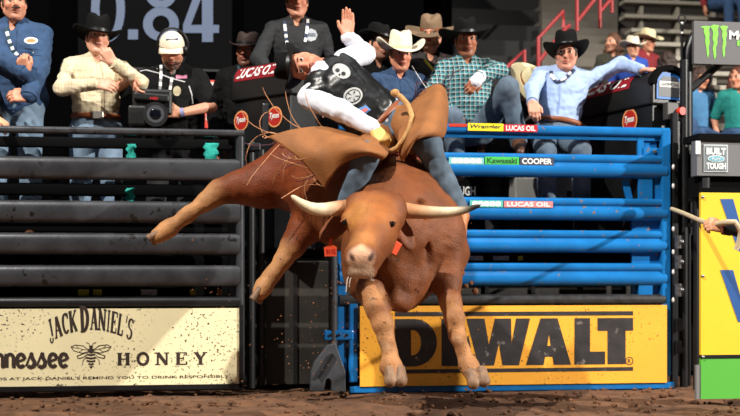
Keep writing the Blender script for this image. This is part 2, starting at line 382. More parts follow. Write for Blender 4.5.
# ------------------------------------------------------------------ blue chute gate
XG0, XG1 = gx(352), gx(672)
def hz(py, px=560): return gz(px, py)
gt = empty('chute_gate', ((XG0 + XG1) / 2, .05, 0), 'blue steel bucking chute gate with stacked wide rails', 'gate')
xl = gx(340); xr = gx(664)
MB().sweepx(oval_prof(hz(129.8), hz(125) - hz(134.6), .075, yc=.05), xl, gx(671)).build('top_rail', M_blue, gt, smooth=True)
MB().box(((xl + xr) / 2, .065, hz(136)), (xr - xl, .035, .035)).build('top_flange', M_blue, gt)
RAILS = ((153.5, 177), (197.5, 220), (230, 252.5), (263, 286))
for a, b in RAILS:
    MB().sweepx(double_prof(hz(b), hz(a), .05), xl, xr + .03).build('rail', M_blue, gt, smooth=True)
MB().box((gx(667), .045, (hz(128, 667) + .05) / 2), (.075, .07, hz(128, 667) - .06), bev=.012).build('end_post', M_blue, gt)
def gplate(name, px0, px1, py0, py1, y, t=.03):
    MB().box(((gx(px0, y) + gx(px1, y)) / 2, y, (gz(660, py0, y) + gz(660, py1, y)) / 2), (gx(px1, y) - gx(px0, y), t, gz(660, py0, y) - gz(660, py1, y)), bev=.004).build(name, M_blue, gt)
gplate('upright', 637, 643, 136, 158, .06); gplate('gusset', 640, 656, 136, 158, .085)
gplate('pivot_plate', 643, 661, 148, 157, .05)
MB().tube([(gx(656), .02, gz(656, 151)), (gx(656), .05, gz(656, 151))], .013, 12).build('bolt', M_chrome, gt, smooth=True)
gplate('upright', 638, 652, 176, 200, .045); gplate('gusset', 653, 659, 178, 200, .075)
p0, p1 = at(624, 180, .08), at(630, 199, .08)
MB().box((p0 + p1) / 2, (.055, .02, (p0 - p1).length), M=Matrix.Rotation(-.25, 3, 'Y'), bev=.003).build('brace', M_blue, gt)
gplate('side_plate', 631, 661, 219, 297, .085); gplate('side_plate', 638, 652, 285, 297, .04)
# lower frame round the banner
MB().sweepx(oval_prof(hz(300), hz(294.5) - hz(306), .1, yc=.05), xl, gx(666)).build('lower_rail', mat('scraped_black', (44, 44, 46), .45, .2, var=.5, vscale=16, bump=.1), gt, smooth=True)
MB().box((gx(353.5), .04, (gz(353, 300) + .04) / 2), (.068, .07, gz(353, 300) - .04), bev=.01).build('lower_upright', M_blue, gt)
MB().box(((XG0 + XG1) / 2, .03, (gz(500, 384.5) + gz(500, 391)) / 2), (XG1 - XG0 + .04, .08, gz(500, 384.5) - gz(500, 391)), bev=.008).build('bottom_rail', M_blue, gt)
MB().box((gx(342.5), .06, (gz(342, 215) + .05) / 2), (.07, .06, gz(342, 215) - .05), bev=.008).build('hinge_upright', M_blue, gt)
a = at(323, 335, 0)
MB().box(((gx(323) + gx(353)) / 2, -.01, a.z), (gx(353) - gx(323), .08, .075), bev=.012).build('hinge_arm', M_blue, gt)
for px in (330, 338, 346): MB().tube([(gx(px), -.06, a.z), (gx(px), -.03, a.z)], .012, 6).build('bolt', M_black, gt)
# stickers on the rails (print)
def sticker(name, px0, px1, py0, py1, col, y=-.012, words=None, wcol=None, bold=.02, shear=0):
    o = at(px0, py1, y); u = at(px1, py1, y); t = at(px0, py0, y)
    s = MB().box(((o.x + u.x) / 2, y + .002, (o.z + t.z) / 2), (u.x - o.x, .003, t.z - o.z)).build(name, mat('sticker_%d_%d_%d' % tuple(col), col, .45), gt)
    if words:
        n = len(words); wdt = (u.x - o.x) / n
        for i, wd in enumerate(words):
            text('lettering', wd, wcol, s, (o.x + wdt * (i + .06), y + .0005, o.z + (t.z - o.z) * .14), wdt * .88, (t.z - o.z) * .72, bold=bold, shear=shear)
M_dk = mat('dark_print', (24, 26, 44), .6)
sticker('sticker', 449, 467, 123.5, 126.5, (190, 50, 35), .008)
sticker('sticker', 468, 503.5, 123, 130.5, (245, 220, 40), .004, ['Wrangler'], M_dk, .02, .2)
sticker('sticker', 504, 537.5, 124.2, 131.5, (190, 28, 42), .004, ['LUCAS OIL'], M_white, .03)
sticker('sticker', 449, 484, 157, 164, (120, 190, 190), .004, ['88888'], M_white, .04)
sticker('sticker', 485, 519, 156.5, 164.3, (70, 190, 85), .004, ['Kawasaki'], mat('green_ink', (15, 80, 40), .6), .03)
sticker('sticker', 520, 554, 157, 165, (62, 68, 84), .004, ['COOPER'], M_white, .03)
sticker('sticker', 470, 503, 200, 207, (90, 185, 175), .004, ['88888'], M_white, .04)
sticker('sticker', 504, 553, 200.8, 207.3, (205, 130, 130), .004, ['LUCAS OIL'], M_white, .03)
bo = empty('jug_row', (0, .5, 0))
bpy.data.objects.remove(bo)

# black foot bracket and post at the hinge
hp = empty('hinge_post', (gx(333, -.02), .0, 0), 'dark round post on a notched steel foot beside the blue gate', 'post')
MB().tube([(gx(333, -.02), -.02, gz(333, 352, -.02)), (gx(333, -.02), -.02, gz(333, 225, -.02))], .034, 14).build('post', M_rail, hp, smooth=True)
def fpt(px, py): return (gx(px, -.06), gz(px, py, -.06))
pts = [fpt(*p) for p in ((310, 391), (310.5, 372), (314, 362), (327, 345), (335, 343), (338, 352), (345, 372), (345, 391), (331, 391), (331, 382), (329.5, 378.5), (327, 378), (325, 380), (324, 391))]
m = MB(); n = len(pts)
m.add([(x, -.10, z) for x, z in pts] + [(x, -.02, z) for x, z in pts], [tuple(range(n)), tuple(range(2 * n - 1, n - 1, -1))] + [(i, (i + 1) % n, n + (i + 1) % n, n + i) for i in range(n)])
m.build('foot_bracket', mat('foot_steel', (62, 64, 68), .5, .2, var=.3), hp, bevel=.005)
MB().box((gx(326, -.12), -.11, gz(326, 366, -.12)), (.02, .03, .2), M=Matrix.Rotation(.55, 3, 'Y')).build('foot_rib', M_black, hp)

# ------------------------------------------------------------------ banners
M_cream = mat('cream_banner', (240, 228, 184), .5, var=.05, vscale=3, spots=((58, 44, 28), 48, .60))
def plane_box(name, px0, px1, py0, py1, Y, m, t=.012, parent=None, ref=None):
    o = at(px0, py1, Y); u = at(px1, py0, Y); r0 = at(ref or (px0 + px1) / 2, py1, Y).z; r1 = at(ref or (px0 + px1) / 2, py0, Y).z
    return MB().box(((o.x + u.x) / 2, Y + t / 2, (r0 + r1) / 2), (u.x - o.x, t, r1 - r0)).build(name, m, parent), o.x, r0, u.x, r1
jb = empty('whiskey_banner', (gx(100, -.02), -.02, gz(100, 386)), 'cream vinyl banner with bee emblem fixed below the black rails', 'banner')
YB = -.022
_, bx, bz, bX, bZ = plane_box('vinyl_sheet', -88, 239.5, 308.6, 386, YB, M_cream, parent=jb, ref=120)
MB().box(((bx + bX) / 2, YB + .01, bz - .012), (bX - bx + .04, .04, .035)).build('lower_edge', M_black, jb)
MB().box((bX + .012, YB + .01, (bz + bZ) / 2), (.03, .04, bZ - bz + .05)).build('side_edge', M_black, jb)
M_brown = mat('banner_ink', (52, 38, 30), .6, var=.2, vscale=30)
def bpt(px, py): p = at(px, py, YB); return p.x, p.z
# arched lettering
names = "JACK DANIEL'S"; wds = dict(zip("JACKDNIEL'S ", (.62, 1, .9, 1, 1.25, 1, .55, .85, .8, .35, .8, .3)))
tot = sum(wds[c] * 1.06 for c in names); xa, za = bpt(49, 342); xb, _ = bpt(133, 342); uw = (xb - xa) / tot; x = 0; jd = []
for i, c in enumerate(names):
    ww = wds[c] * uw
    if c != ' ':
        um = (x + ww / 2) / (xb - xa); hh = .162 + (.035 if c == 'D' else 0)
        P = Pen(); serif_letter(P, c, x, -.015 if c == 'D' else 0, ww, hh, .36); jd.append(P)
    x += ww * 1.06
def bend(a, b):
    u = a / (xb - xa) * 2 - 1; r = .085 * (1 - u * u); sl = -.10 * u
    return a - sl * (b - .06) * 1.8, b * (1 - .05 * abs(u)) + r
for P in jd: P.build('letter', M_brown, jb, (xa, YB, za), fn=bend)
P = Pen(); xa, za = bpt(117, 365.5); xb, zb = bpt(207, 352)
hh = zb - za; ww = .094; gap = ((xb - xa) - 5 * ww) / 4; x = 0
for c in 'HONEY': P = Pen(); serif_letter(P, c, x, 0, ww, hh, .27); x += ww + gap; P.build('letter', M_brown, jb, (xa, YB, za))
# script 'Tennessee'
P = Pen(); xa, za = bpt(-22, 368); xb, zb = bpt(70, 352.5); xh = (zb - za) * .95; lw = .026; x = 0; wd = (xb - xa) / 8.4
def sn(x):
    P.line([(x + .12 * wd, 0), (x + .12 * wd, xh)], lw * 1.15); P.arc(x + .45 * wd, xh * .62, .32 * wd, xh * .34, 170, 0, lw, 8); P.line([(x + .77 * wd, xh * .62), (x + .77 * wd, xh * .08), (x + .95 * wd, .01)], lw * 1.1)
def se(x):
    P.line([(x - .05 * wd, xh * .35), (x + .8 * wd, xh * .6)], lw * .7); P.arc(x + .45 * wd, xh * .5, .36 * wd, xh * .46, 10, 320, lw * 1.05, 14)
def ss(x):
    P.line([(x - .05 * wd, xh * .1), (x + .45 * wd, xh * 1.1)], lw * .6); P.line([(x + .42 * wd, xh * 1.05), (x + .5 * wd, xh * .7), (x + .72 * wd, xh * .4), (x + .66 * wd, xh * .1), (x + .35 * wd, 0), (x + .12 * wd, xh * .12)], lw * 1.1)
P.line([(-wd * .9, xh * 1.7), (wd * .7, xh * 1.75)], lw * 1.3); P.line([(-wd * .1, 0), (0, xh * 1.7)], lw * 1.4)
for f_, ch in zip((se, sn, sn, se, ss, ss, se, se), range(8)):
    f_(x + .5 * wd); x += wd * .98
P.build('lettering', M_brown, jb, (xa, YB, za))
# bee emblem
P = Pen(); cx, cz = bpt(91, 357); s = (bpt(92, 357)[0] - cx)
def q(a, b): return (a * s, b * s)
P.disc(0, 6.5 * s, 3 * s, 3 * s); P.disc(0, 10.5 * s, 2 * s, 1.6 * s)
for k, (yy, hw) in enumerate(((2.2, 4), (-1.2, 5), (-4.4, 4.3), (-7.4, 2.6))):
    P.line([q(-hw, yy + .6), q(0, yy - .4), q(hw, yy + .6)], 1.9 * s)
P.quad(q(-2.2, -9.3), q(0, -12.2), q(2.2, -9.3))
for sgn in (-1, 1):
    P.line([q(sgn * 2, 7), q(sgn * 8, 11.5), q(sgn * 16, 12.5), q(sgn * 20, 10.5), q(sgn * 17, 6.5), q(sgn * 9, 4), q(sgn * 2.5, 5.5)], .8 * s)
    P.line([q(sgn * 3, 7), q(sgn * 12, 9), q(sgn * 19, 10)], .5 * s); P.line([q(sgn * 8, 8), q(sgn * 12, 5.2)], .45 * s); P.line([q(sgn * 12, 9), q(sgn * 15, 11.8)], .45 * s)
    P.line([q(sgn * 2.5, 5), q(sgn * 9, 3), q(sgn * 14, 1), q(sgn * 13, -1.5), q(sgn * 8, -.5), q(sgn * 3, 3)], .8 * s)
    P.line([q(sgn * 1, 11.5), q(sgn * 2.5, 14), q(sgn * 5, 15)], .6 * s); P.line([q(sgn * 4.5, 0), q(sgn * 8, -3.5), q(sgn * 8.5, -8)], .6 * s)
P.build('bee_emblem', M_brown, jb, (cx, YB, cz))
xa, za = bpt(-26, 381.6); xb, zb = bpt(231, 374.8)
text('lettering', "FRIENDS AT JACK DANIEL'S REMIND YOU TO DRINK RESPONSIBLY.", M_brown, jb, (xa, YB, za), xb - xa, zb - za, bold=.014)

# yellow tool banner on the gate
M_dew = mat('amber_banner', (250, 176, 60), .4, var=.05, vscale=3, spots=((90, 60, 34), 44, .62))
db = empty('tool_banner', (gx(510, -.02), -.02, gz(510, 384)), 'amber banner with heavy black block letters on the blue gate', 'banner')
_, bx, bz, bX, bZ = plane_box('sheet', 360, 667, 305.5, 384.5, YB, M_dew, parent=db, ref=520)
M_gletter = mat('worn_black_print', (50, 47, 48), .45, var=.3, vscale=11, spots=((120, 112, 106), 16, .66))
D = lambda *pp: [tuple(bpt(*p)) for p in pp]
def dz(py): return gz(520, py, YB)
def lshape(name, *conts): flat(name, [[(gx(a, YB), dz(b)) for a, b in c] for c in conts], M_gletter, db, (0, YB, 0), thick=.002)
T, B = 318.4, 365.2
def arcpts(cx, cy, rx, ry, a0, a1, n=14): return [(cx + rx * math.cos(math.radians(a0 + (a1 - a0) * i / n)), cy - ry * math.sin(math.radians(a0 + (a1 - a0) * i / n))) for i in range(n + 1)]
lshape('letter', [(395, T), (414, T)] + arcpts(414, (T + B) / 2, 23, (B - T) / 2, 90, -90)[1:-1] + [(414, B), (395, B)], [(411, T + 11), (411, B - 11)] + arcpts(413, (T + B) / 2, 8, (B - T) / 2 - 11, -90, 90))
lshape('letter', [(441.5, T), (463, T), (466, T + 11.5), (457, T + 11.5), (457, 336), (468.5, 336), (471, 347), (457, 347), (457, B - 11.5), (474.5, B - 11.5), (477, B), (441.5, B)])
lshape('letter', [(466.5, T), (484.5, T), (489, 345), (495, T), (511, T), (511.5, 345), (516, T), (530, T), (519, B), (502.5, B), (499, 343), (494, B), (478.5, B)])
lshape('letter', [(540.5, T), (557.5, T), (571, B), (554, B), (552.3, 357), (545, 357), (543.5, B), (526, B)], [(547.2, 346), (550.6, 346), (549, 334)])
lshape('letter', [(574.5, T), (590, T), (590, B - 13), (605, B - 13), (605, B), (574.5, B)])
lshape('letter', [(597.5, T), (633, T), (633, T + 13), (625.5, T + 13), (625.5, B), (607.5, B), (607.5, T + 13), (597.5, T + 13)])
lshape('bar', [(395, 311.6), (633, 311.6), (633, 315.8), (395, 315.8)]); lshape('bar', [(395, 368.2), (633, 368.2), (633, 372), (395, 372)])
rx, rz = bpt(629.3, 361); sp = gx(630, YB) - gx(629, YB)
P = Pen(); P.arc(0, 0, 3.6 * sp, 3.6 * sp, 0, 360, .8 * sp, 20); P.build('registered_ring', M_gletter, db, (rx, YB, rz))
text('registered_letter', 'R', M_gletter, db, (rx - 1.5 * sp, YB, rz - 2 * sp), 3 * sp, 4 * sp, bold=.02)

# ------------------------------------------------------------------ scoreboard
YS = 4.3
sb = empty('scoreboard', (gx(150, YS), YS, at(150, 70, YS).z), 'large dark scoreboard showing pale blue timer digits', 'scoreboard')
plane_box('panel', 78, 232, -26, 68, YS, mat('dark_panel', (5, 5, 6), .9, spec=.1), .15, sb)
plane_box('frame', 76, 234, 68, 70, YS - .02, mat('panel_frame', (40, 40, 42), .5), .17, sb)
M_digit = mat('lit_digits', (132, 152, 186), .5, emit=.55)
M_digit.node_tree.nodes['Principled BSDF'].inputs['Base Color'].default_value = (.02, .02, .025, 1)
def spt(px, py): p = at(px, py, YS - .01); return p.x, p.z
def sflat(*conts): flat('digit', [[spt(*p) for p in c] for c in conts], M_digit, sb, (0, YS - .01, 0), thick=.004)
sflat(ellipse(108, 9, 17, 33), ellipse(108, 9, 8.5, 25))
sflat(rect(128, 29.5, 138, 39.5))
sflat(ellipse(161, 24, 18, 17), ellipse(161, 24, 8.5, 8.5)); sflat(ellipse(161, -8, 16, 16.5), ellipse(161, -8, 7.5, 8.5))
sflat([(202, -26), (213, -26), (213, 25), (219, 25), (219, 33), (213, 33), (213, 42), (202, 42), (202, 33), (183, 33), (183, 25)], [(202, 25), (202, -4), (191, 25)])

# small lit strip beyond the camera man
a0 = at(205, 80, 3.4); a1 = at(219, 128, 3.4)
MBp = MB().box(((a0.x + a1.x) / 2, 3.47, (DECK + a1.z) / 2), (.06, .05, a1.z - DECK + .2))
ls = empty('lit_sign', (a0.x, 3.4, a1.z), 'small red and white lit sign glimpsed beside the camera operator', 'sign')
MB().box(((a0.x + a1.x) / 2, 3.42, (a0.z + a1.z) / 2), (a1.x - a0.x, .04, a0.z - a1.z)).build('panel', mat('sign_red', (200, 60, 48), .6, emit=.25), ls)
MBp.build('stand', M_matte, ls)
for f0 in (.05, .42, .72): MB().box(((a0.x + a1.x) / 2, 3.395, a0.z - (a0.z - a1.z) * (f0 + .06)), (a1.x - a0.x - .02, .01, (a0.z - a1.z) * .13)).build('stripe', mat('sign_white', (225, 205, 195), .6, emit=.25), ls)

# ------------------------------------------------------------------ bleachers, stairs, handrails
M_conc = mat('grey_concrete', (90, 84, 76), .9, var=.15, vscale=3, bump=.2, bscale=30)
M_bench = mat('pale_bench', (146, 139, 126), .6, var=.08)
bl = empty('bleachers', (4.5, 5, 0), 'rows of pale bench seats rising behind the chutes', 'bleachers')
ROWS = [(88, 3.8), (74, 4.5), (60, 5.2), (46, 5.9), (33, 6.6), (19, 7.3), (4, 8.0), (-11, 8.7)]
for i, (py, Y) in enumerate(ROWS):
    z = at(660, py, Y).z; xa = gx(622 + (6 if i < 5 else 0), Y); xb = gx(830, Y)
    if i < 2: xa = gx(693, Y)
    MB().box(((xa + xb) / 2, Y, z), (xb - xa, .26, .055), bev=.01).build('bench', M_bench, bl)
    MB().box(((xa + xb) / 2, Y + .36, z - .42 + .0), (xb - xa, .72, .08)).build('tread', M_conc, bl)
    MB().box(((xa + xb) / 2, Y + .72, z - .22), (xb - xa, .03, .40)).build('riser', mat('dark_riser', (58, 52, 46), .9), bl)
    for px in (640, 676, 712, 748):
        if gx(px, Y) > xa: MB().box((gx(px, Y), Y + .03, z - .2), (.05, .2, .36)).build('bracket', M_bench, bl)
st = empty('concrete_stairs', (gx(590, 5), 5, 0), 'grey concrete aisle steps between red handrails', 'stairs')
for i in range(17):
    Y = 3.4 + i * .35; z = at(590, 112 - i * 7.6, Y).z; xa = gx(542, Y); xb = gx(618, Y)
    MB().box(((xa + xb) / 2, Y + .25, z - .14), (xb - xa, .5, .28), bev=.008).build('step', M_conc, st)
    xa2 = gx(470, Y) ; 
dst = empty('shaded_terrace', (gx(500, 5), 5, 0), 'empty terrace steps coloured dark as shade left of the red handrails', 'terrace')
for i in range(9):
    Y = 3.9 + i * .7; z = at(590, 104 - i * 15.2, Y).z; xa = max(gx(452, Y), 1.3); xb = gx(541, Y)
    MB().box(((xa + xb) / 2, Y + .4, z - .2), (xb - xa, .8, .4)).build('step', mat('shaded_terrace', (22, 21, 21), .9), dst)  # shade on the unlit steps is put into this near-black colour
M_red = mat('red_handrail', (150, 26, 30), .45)
def hrail(label, Y, paths):
    p = paths[0][0]; e = empty('handrail', (gx(p[0], Y), Y, at(p[0], p[1], Y).z), label, 'handrail', 'red handrails')
    for pp in paths: MB().tube([at(a, b, Y) for a, b in pp], .022, 8).build('rail_tube', M_red, e, smooth=True)
hrail('red handrail with two slanted bars beside the black-hatted man in light blue', 3.6, [[(538.5, 120), (538.5, 38), (563.5, 11), (563.5, 28)], [(538.5, 62), (563, 31), (570, 25)]])
hrail('red handrail rising to the top edge above the light blue shirt', 4.4, [[(577, 31), (577, -30)], [(577, 22), (591, 4), (620, -30)]])
hrail('short red upright nearest the pale benches', 5.6, [[(612, 13), (612, -30)], [(612, -4), (640, -34)]])
hrail('red upright between the two top handrails', 5.0, [[(600, 28), (600, -30)], [(600, 12), (622, -14)]])
hrail('low red handrail behind the teal plaid shirt', 4.3, [[(524.5, 120), (524.5, 50), (506, 68)], [(524.5, 64), (512, 78)]])

# ------------------------------------------------------------------ padded chute dividers
M_pad = mat('divider_vinyl', (20, 20, 21), .42, bump=.08, bscale=25)
M_oval_r = mat('oval_red', (176, 34, 26), .5); M_oval_o = mat('oval_rim', (222, 150, 96), .5)
def oval_badge(parent, c, U, V, r):
    P = Pen(); P.disc(0, 0, r, r * .98, 28); P.build('oval_rim', M_oval_o, parent, c, U, V, .003)
    P = Pen(); P.disc(0, 0, r * .84, r * .82, 28); o = P.build('oval_badge', M_oval_r, parent, c, U, V, .005)
    U_, V_ = Vector(U).normalized(), Vector(V).normalized()
    text('lettering', 'Tyson', M_white, o, Vector(c) - U_ * r * .62 - V_ * r * .3, r * 1.25, r * .7, U, V, bold=.03, shear=.25, thick=.008)
def divider(name, label, near, far, wid, ztop_n, zbot, strip, badges, endplate=False):
    """rounded padded box from near to far (x, y); ztop is the height of its crown"""
    near = Vector((*near, 0)); far = Vector((*far, 0)); A = (far - near).normalized(); S = Vector((A.y, -A.x, 0))   # S: to the right looking along A
    if S.dot(Vector((-1, 0, 0))) < 0: S = -S                                                                     # S points to the left of the picture
    e = empty(name, near, label, 'chute divider', 'padded chute dividers')
    L_ = (far - near).length; R = wid / 2; m = MB(); prof = []
    for i in range(13):
        t = math.pi * i / 12; prof.append((math.cos(t) * R, ztop_n - R * .8 + math.sin(t) * R * .8))
    prof = [(R, ztop_n - .30)] + prof + [(-R, ztop_n - .30)]; n = len(prof)
    vs = [near + S * a + Vector((0, 0, b)) for a, b in prof] + [far + S * a + Vector((0, 0, b)) for a, b in prof]
    m.add(vs, [(j, (j + 1) % n, n + (j + 1) % n, n + j) for j in range(n)] + [tuple(range(n)), tuple(range(2 * n - 1, n - 1, -1))])
    m.build('pad', M_pad, e, smooth=True, bevel=.02)
    R2 = R * .86; m = MB(); c = (near + far) / 2; Mx = Matrix((S, A, Vector((0, 0, 1)))).transposed()
    m.box((c.x, c.y, (ztop_n - .29 + zbot) / 2), (2 * R2, L_ - .05, ztop_n - .29 - zbot), Mx, bev=.01); m.build('body', M_black, e)
    Ud = -A                                                        # text runs from far (left in the picture) to near
    def side(u, z, off=.002): return near + A * (u * L_) + S * (R + off) + Vector((0, 0, z))
    Pm = MB(); u0, u1, zz0, zz1 = strip
    # curved strip over the shoulder of the pad
    rows = []; kk = 7
    for i in range(kk):
        t = zz0 + (zz1 - zz0) * i / (kk - 1)
        rows.append((math.cos(t) * (R + .004), ztop_n - R * .8 + math.sin(t) * (R * .8 + .004)))
    vs = [near + A * (u0 * L_) + S * a + Vector((0, 0, b)) for a, b in rows] + [near + A * (u1 * L_) + S * a + Vector((0, 0, b)) for a, b in rows]
    so = Pm.add(vs, [(i, i + 1, kk + i + 1, kk + i) for i in range(kk - 1)]).build('red_strip', mat('strip_red', (140, 20, 34), .5), e, smooth=True)
    cu = bpy.data.curves.new('tmp', 'FONT'); cu.body = 'LUCAS OIL'; cu.offset = .03; cu.shear = .25
    def fn(uv):
        a = [p[0] for p in uv]; b = [p[1] for p in uv]; return [((x - min(a)) / (max(a) - min(a)), (y - min(b)) / (max(b) - min(b))) for x, y in uv]
    tx = _curve_mesh('lettering', cu, M_white, so, (0, 0, 0), (1, 0, 0), (0, 1, 0), 0, fn)
    for v in tx.data.vertices:
        uu = u1 + (u0 - u1) * (.05 + .9 * v.co.x); t = zz0 + (zz1 - zz0) * (.16 + .68 * v.co.y)
        v.co = near + A * (uu * L_) + S * (math.cos(t) * (R + .007)) + Vector((0, 0, ztop_n - R * .8 + math.sin(t) * (R * .8 + .007)))
    for u, z, r in badges:
        oval_badge(e, near + A * (u * L_) + S * (R2 + .004) + Vector((0, 0, z)), Ud, (0, 0, 1), r)
    return e, near, A, S, R
p_n = at(672, 70, .12); p_f = at(598, 100, 1.05)
dvr, near, A, S, R = divider('chute_divider', 'black padded chute divider with red strip under the light blue sleeve', (p_n.x - .02, .14), (p_f.x - .05, 1.25), .34, at(668, 68, .14).z, DECK,
                             (.24, .98, .02, 1.0), [(.26, at(634, 121, .40).z, .1), (.82, at(590, 136, 1.0).z, .095)])
# blue badge, black arch and red button on its end
zt = at(668, 68, .14).z; Fc = near - A * .004
Ue = -S
def endp(a, z): return near + Ue * a + Vector((0, 0, z))
m = MB(); n = 12; vs = []
for k_ in range(n + 1):
    t = math.pi * k_ / n
    for rr in (R + .012, R - .035):
        for dd in (-.03, .03): vs.append(near + S * (math.cos(t) * rr) + Vector((0, 0, zt - R * .8 + math.sin(t) * rr * .86)) + A * dd)
fs = []
for k_ in range(n):
    a = 4 * k_; fs += [(a, a + 1, a + 5, a + 4), (a + 2, a + 6, a + 7, a + 3), (a, a + 4, a + 6, a + 2), (a + 1, a + 3, a + 7, a + 5)]
m.add(vs, fs).build('end_arch', M_matte, dvr, smooth=True)
P = Pen(); w2 = R - .045; P.quad((-w2, -.19), (w2, -.19), (w2, -.04), (w2 * .55, .02), (-w2 * .55, .02), (-w2, -.04))
P.build('blue_plate', mat('plate_blue', (40, 110, 190), .5), dvr, near + Vector((0, 0, zt - .06)), Ue, (0, 0, 1), .012)
P = Pen(); P.quad((-w2 * .86, -.172), (w2 * .86, -.172), (w2 * .86, -.06), (w2 * .5, -.01), (-w2 * .5, -.01), (-w2 * .86, -.06)); P.build('grey_plate', mat('plate_grey', (78, 80, 84), .5), dvr, near + Vector((0, 0, zt - .06)), Ue, (0, 0, 1), .014)
P = Pen(); P.quad(*rect(-w2 * .8, -.085, w2 * .8, -.04)); nb = P.build('name_plate', M_white, dvr, near + Vector((0, 0, zt - .07)), Ue, (0, 0, 1), .016)
text('lettering', 'SAMMONS', M_ink, nb, endp(-w2 * .7, zt - .148), w2 * 1.4, .03, Ue, (0, 0, 1), bold=.0, thick=.019)
bp = endp(.02, at(665, 112, .14).z)
MB().box(bp - A * .03, (.16, .06, .14), Matrix((Ue, A, Vector((0, 0, 1)))).transposed(), bev=.008).build('button_box', mat('box_grey', (62, 60, 58), .5), dvr)
MB().tube([bp - A * .06 + Ue * .04, bp - A * .10 + Ue * .04], .032, 12).build('red_button', mat('button_red', (215, 50, 35), .4), dvr, smooth=True)
q_n = at(322, 60, .1); 
dvl, near, A, S, R = divider('chute_divider', 'black padded chute divider with red strip behind the rider', (at(306, 90, .25).x, .25), (at(246, 90, .75).x, .75), .34, at(290, 62, .45).z, DECK,
                             (.22, .93, -.05, .85), [(.28, at(290, 119, .4).z, .082), (.84, at(258, 122, .62).z, .082)])
MB().box(near + A * .28 + S * (R * .86 + .01) + Vector((0, 0, at(275, 121, .45).z)), (.05, .05, .24), bev=.01).build('steel_strap', M_rail, dvl)

# ------------------------------------------------------------------ black truss column and roll bar, right
tr = empty('steel_column', (gx(684, -.05), -.05, 0), 'tall black steel column with roller hinges right of the blue gate', 'column')
MB().tube([at(684, 396, .1), at(684, 60, .1)], .033, 12).build('tube', M_black, tr, smooth=True)
MB().box(((gx(675) + gx(679)) / 2, .06, 1.05), (.05, .06, 2.15), bev=.008).build('channel', M_black, tr)
for py in (242, 262, 290):
    c = at(679, py, -.02); m = MB(); m.tube([c + Vector((0, 0, -.05)), c + Vector((0, 0, .05))], .034, 12); m.ball(c + Vector((.01, -.03, 0)), .02)
    m.build('roller', mat('worn_roller', (120, 120, 122), .35, .7, var=.6, vscale=40), tr, smooth=True)
for py in (167, 186, 229, 252, 272, 300):
    c = at(673.3, py, -.01); MB().ball(c, (.012, .014, .022), 8, 5).build('white_clip', M_white, tr, smooth=True)
MB().tube([at(696, 396, -.1), at(696, 170, -.1)], .022, 10).build('thin_tube', M_black, tr, smooth=True)
MB().tube([at(689, 396, .16), at(689, 150, .16)], .016, 8).build('thin_tube', M_black, tr, smooth=True)
for py in (325, 347): MB().box(at(678, py, -.01), (.05, .05, .1), bev=.006).build('hinge_block', M_black, tr)
for py in (140, 200, 225): MB().box(at(688, py, .1), (.12, .05, .03)).build('tie', M_black, tr)
rb = empty('roll_bar', (gx(687, .35), .35, DECK), 'thick black tube bending over behind the grey energy sign', 'roll bar')
MB().tube([at(*p, .35) for p in ((687, 235), (687, 120), (687, 62), (688.5, 50), (692, 40), (697, 33), (706, 29), (760, 28))], .045, 14).build('bent_tube', M_black, rb, smooth=True)
MB().tube([at(690, 90, .35), at(722, 62, .35)], .03, 10).build('strut', M_black, rb, smooth=True)
MB().tube([at(682, 110, .30), at(682, 24, .30)], .012, 8).build('thin_pole', M_black, rb, smooth=True)
m = MB(); c = at(682, 19, .30); m.tube([c + Vector((math.cos(t) * .03, 0, math.sin(t) * .035)) for t in np.linspace(-1.6, 4.7, 14)], .007, 6); m.build('eye_ring', M_black, rb, smooth=True)
for py in (23, 33): MB().ball(at(682, py, .28), .011, 8, 5).build('clip', M_white, rb, smooth=True)
# grey sign with green claw mark
es = empty('energy_sign', (gx(720, .25), .25, at(720, 66, .25).z), 'grey sign board with three green claw strokes', 'sign')
YE = .22
plane_box('board', 694, 800, 22.5, 65, YE, mat('grey_board', (92, 90, 92), .5), .04, es)
M_claw = mat('claw_green', (120, 205, 60), .5, var=.2, vscale=12)
def ept(px, py): p = at(px, py, YE); return p.x, p.z
def claw(c): flat('claw_mark', [[ept(*p) for p in c]], M_claw, es, (0, YE, 0), thick=.003)
claw([(700, 27), (705, 26), (710, 26.5), (708.5, 30), (709.5, 33), (708.8, 38), (709.6, 42), (708.4, 47), (708.8, 53), (707.8, 58.5), (706.6, 53), (706.2, 47), (705, 42), (705.4, 37), (703.6, 32), (704, 28.6)])
claw([(710, 26.5), (714, 24.6), (719, 25.6), (717.4, 29), (718.2, 34), (717, 39), (717.4, 43), (715.6, 48), (716, 55), (714.6, 60), (713.4, 54), (712.6, 48), (713.6, 43), (712.4, 38), (713.2, 33), (711.8, 29)])
claw([(719.6, 27), (723, 25.6), (728, 26.4), (726, 30), (726.8, 34), (725.6, 39), (726, 44), (724.6, 49), (724.8, 54), (723.4, 58), (722.6, 52), (722.4, 46), (723.2, 41), (722, 36), (722.4, 31), (721, 28.6)])
xa, za = ept(729, 39.5); xb, zb = ept(790, 32.5)
text('lettering', 'MONSTER', M_white, es, (xa, YE, za), xb - xa, zb - za, bold=.03, thick=.004)
xa, za = ept(737, 46); xb, zb = ept(780, 42)
text('lettering', 'ENERGY', M_claw, es, (xa, YE, za), xb - xa, zb - za, bold=.02, thick=.004)
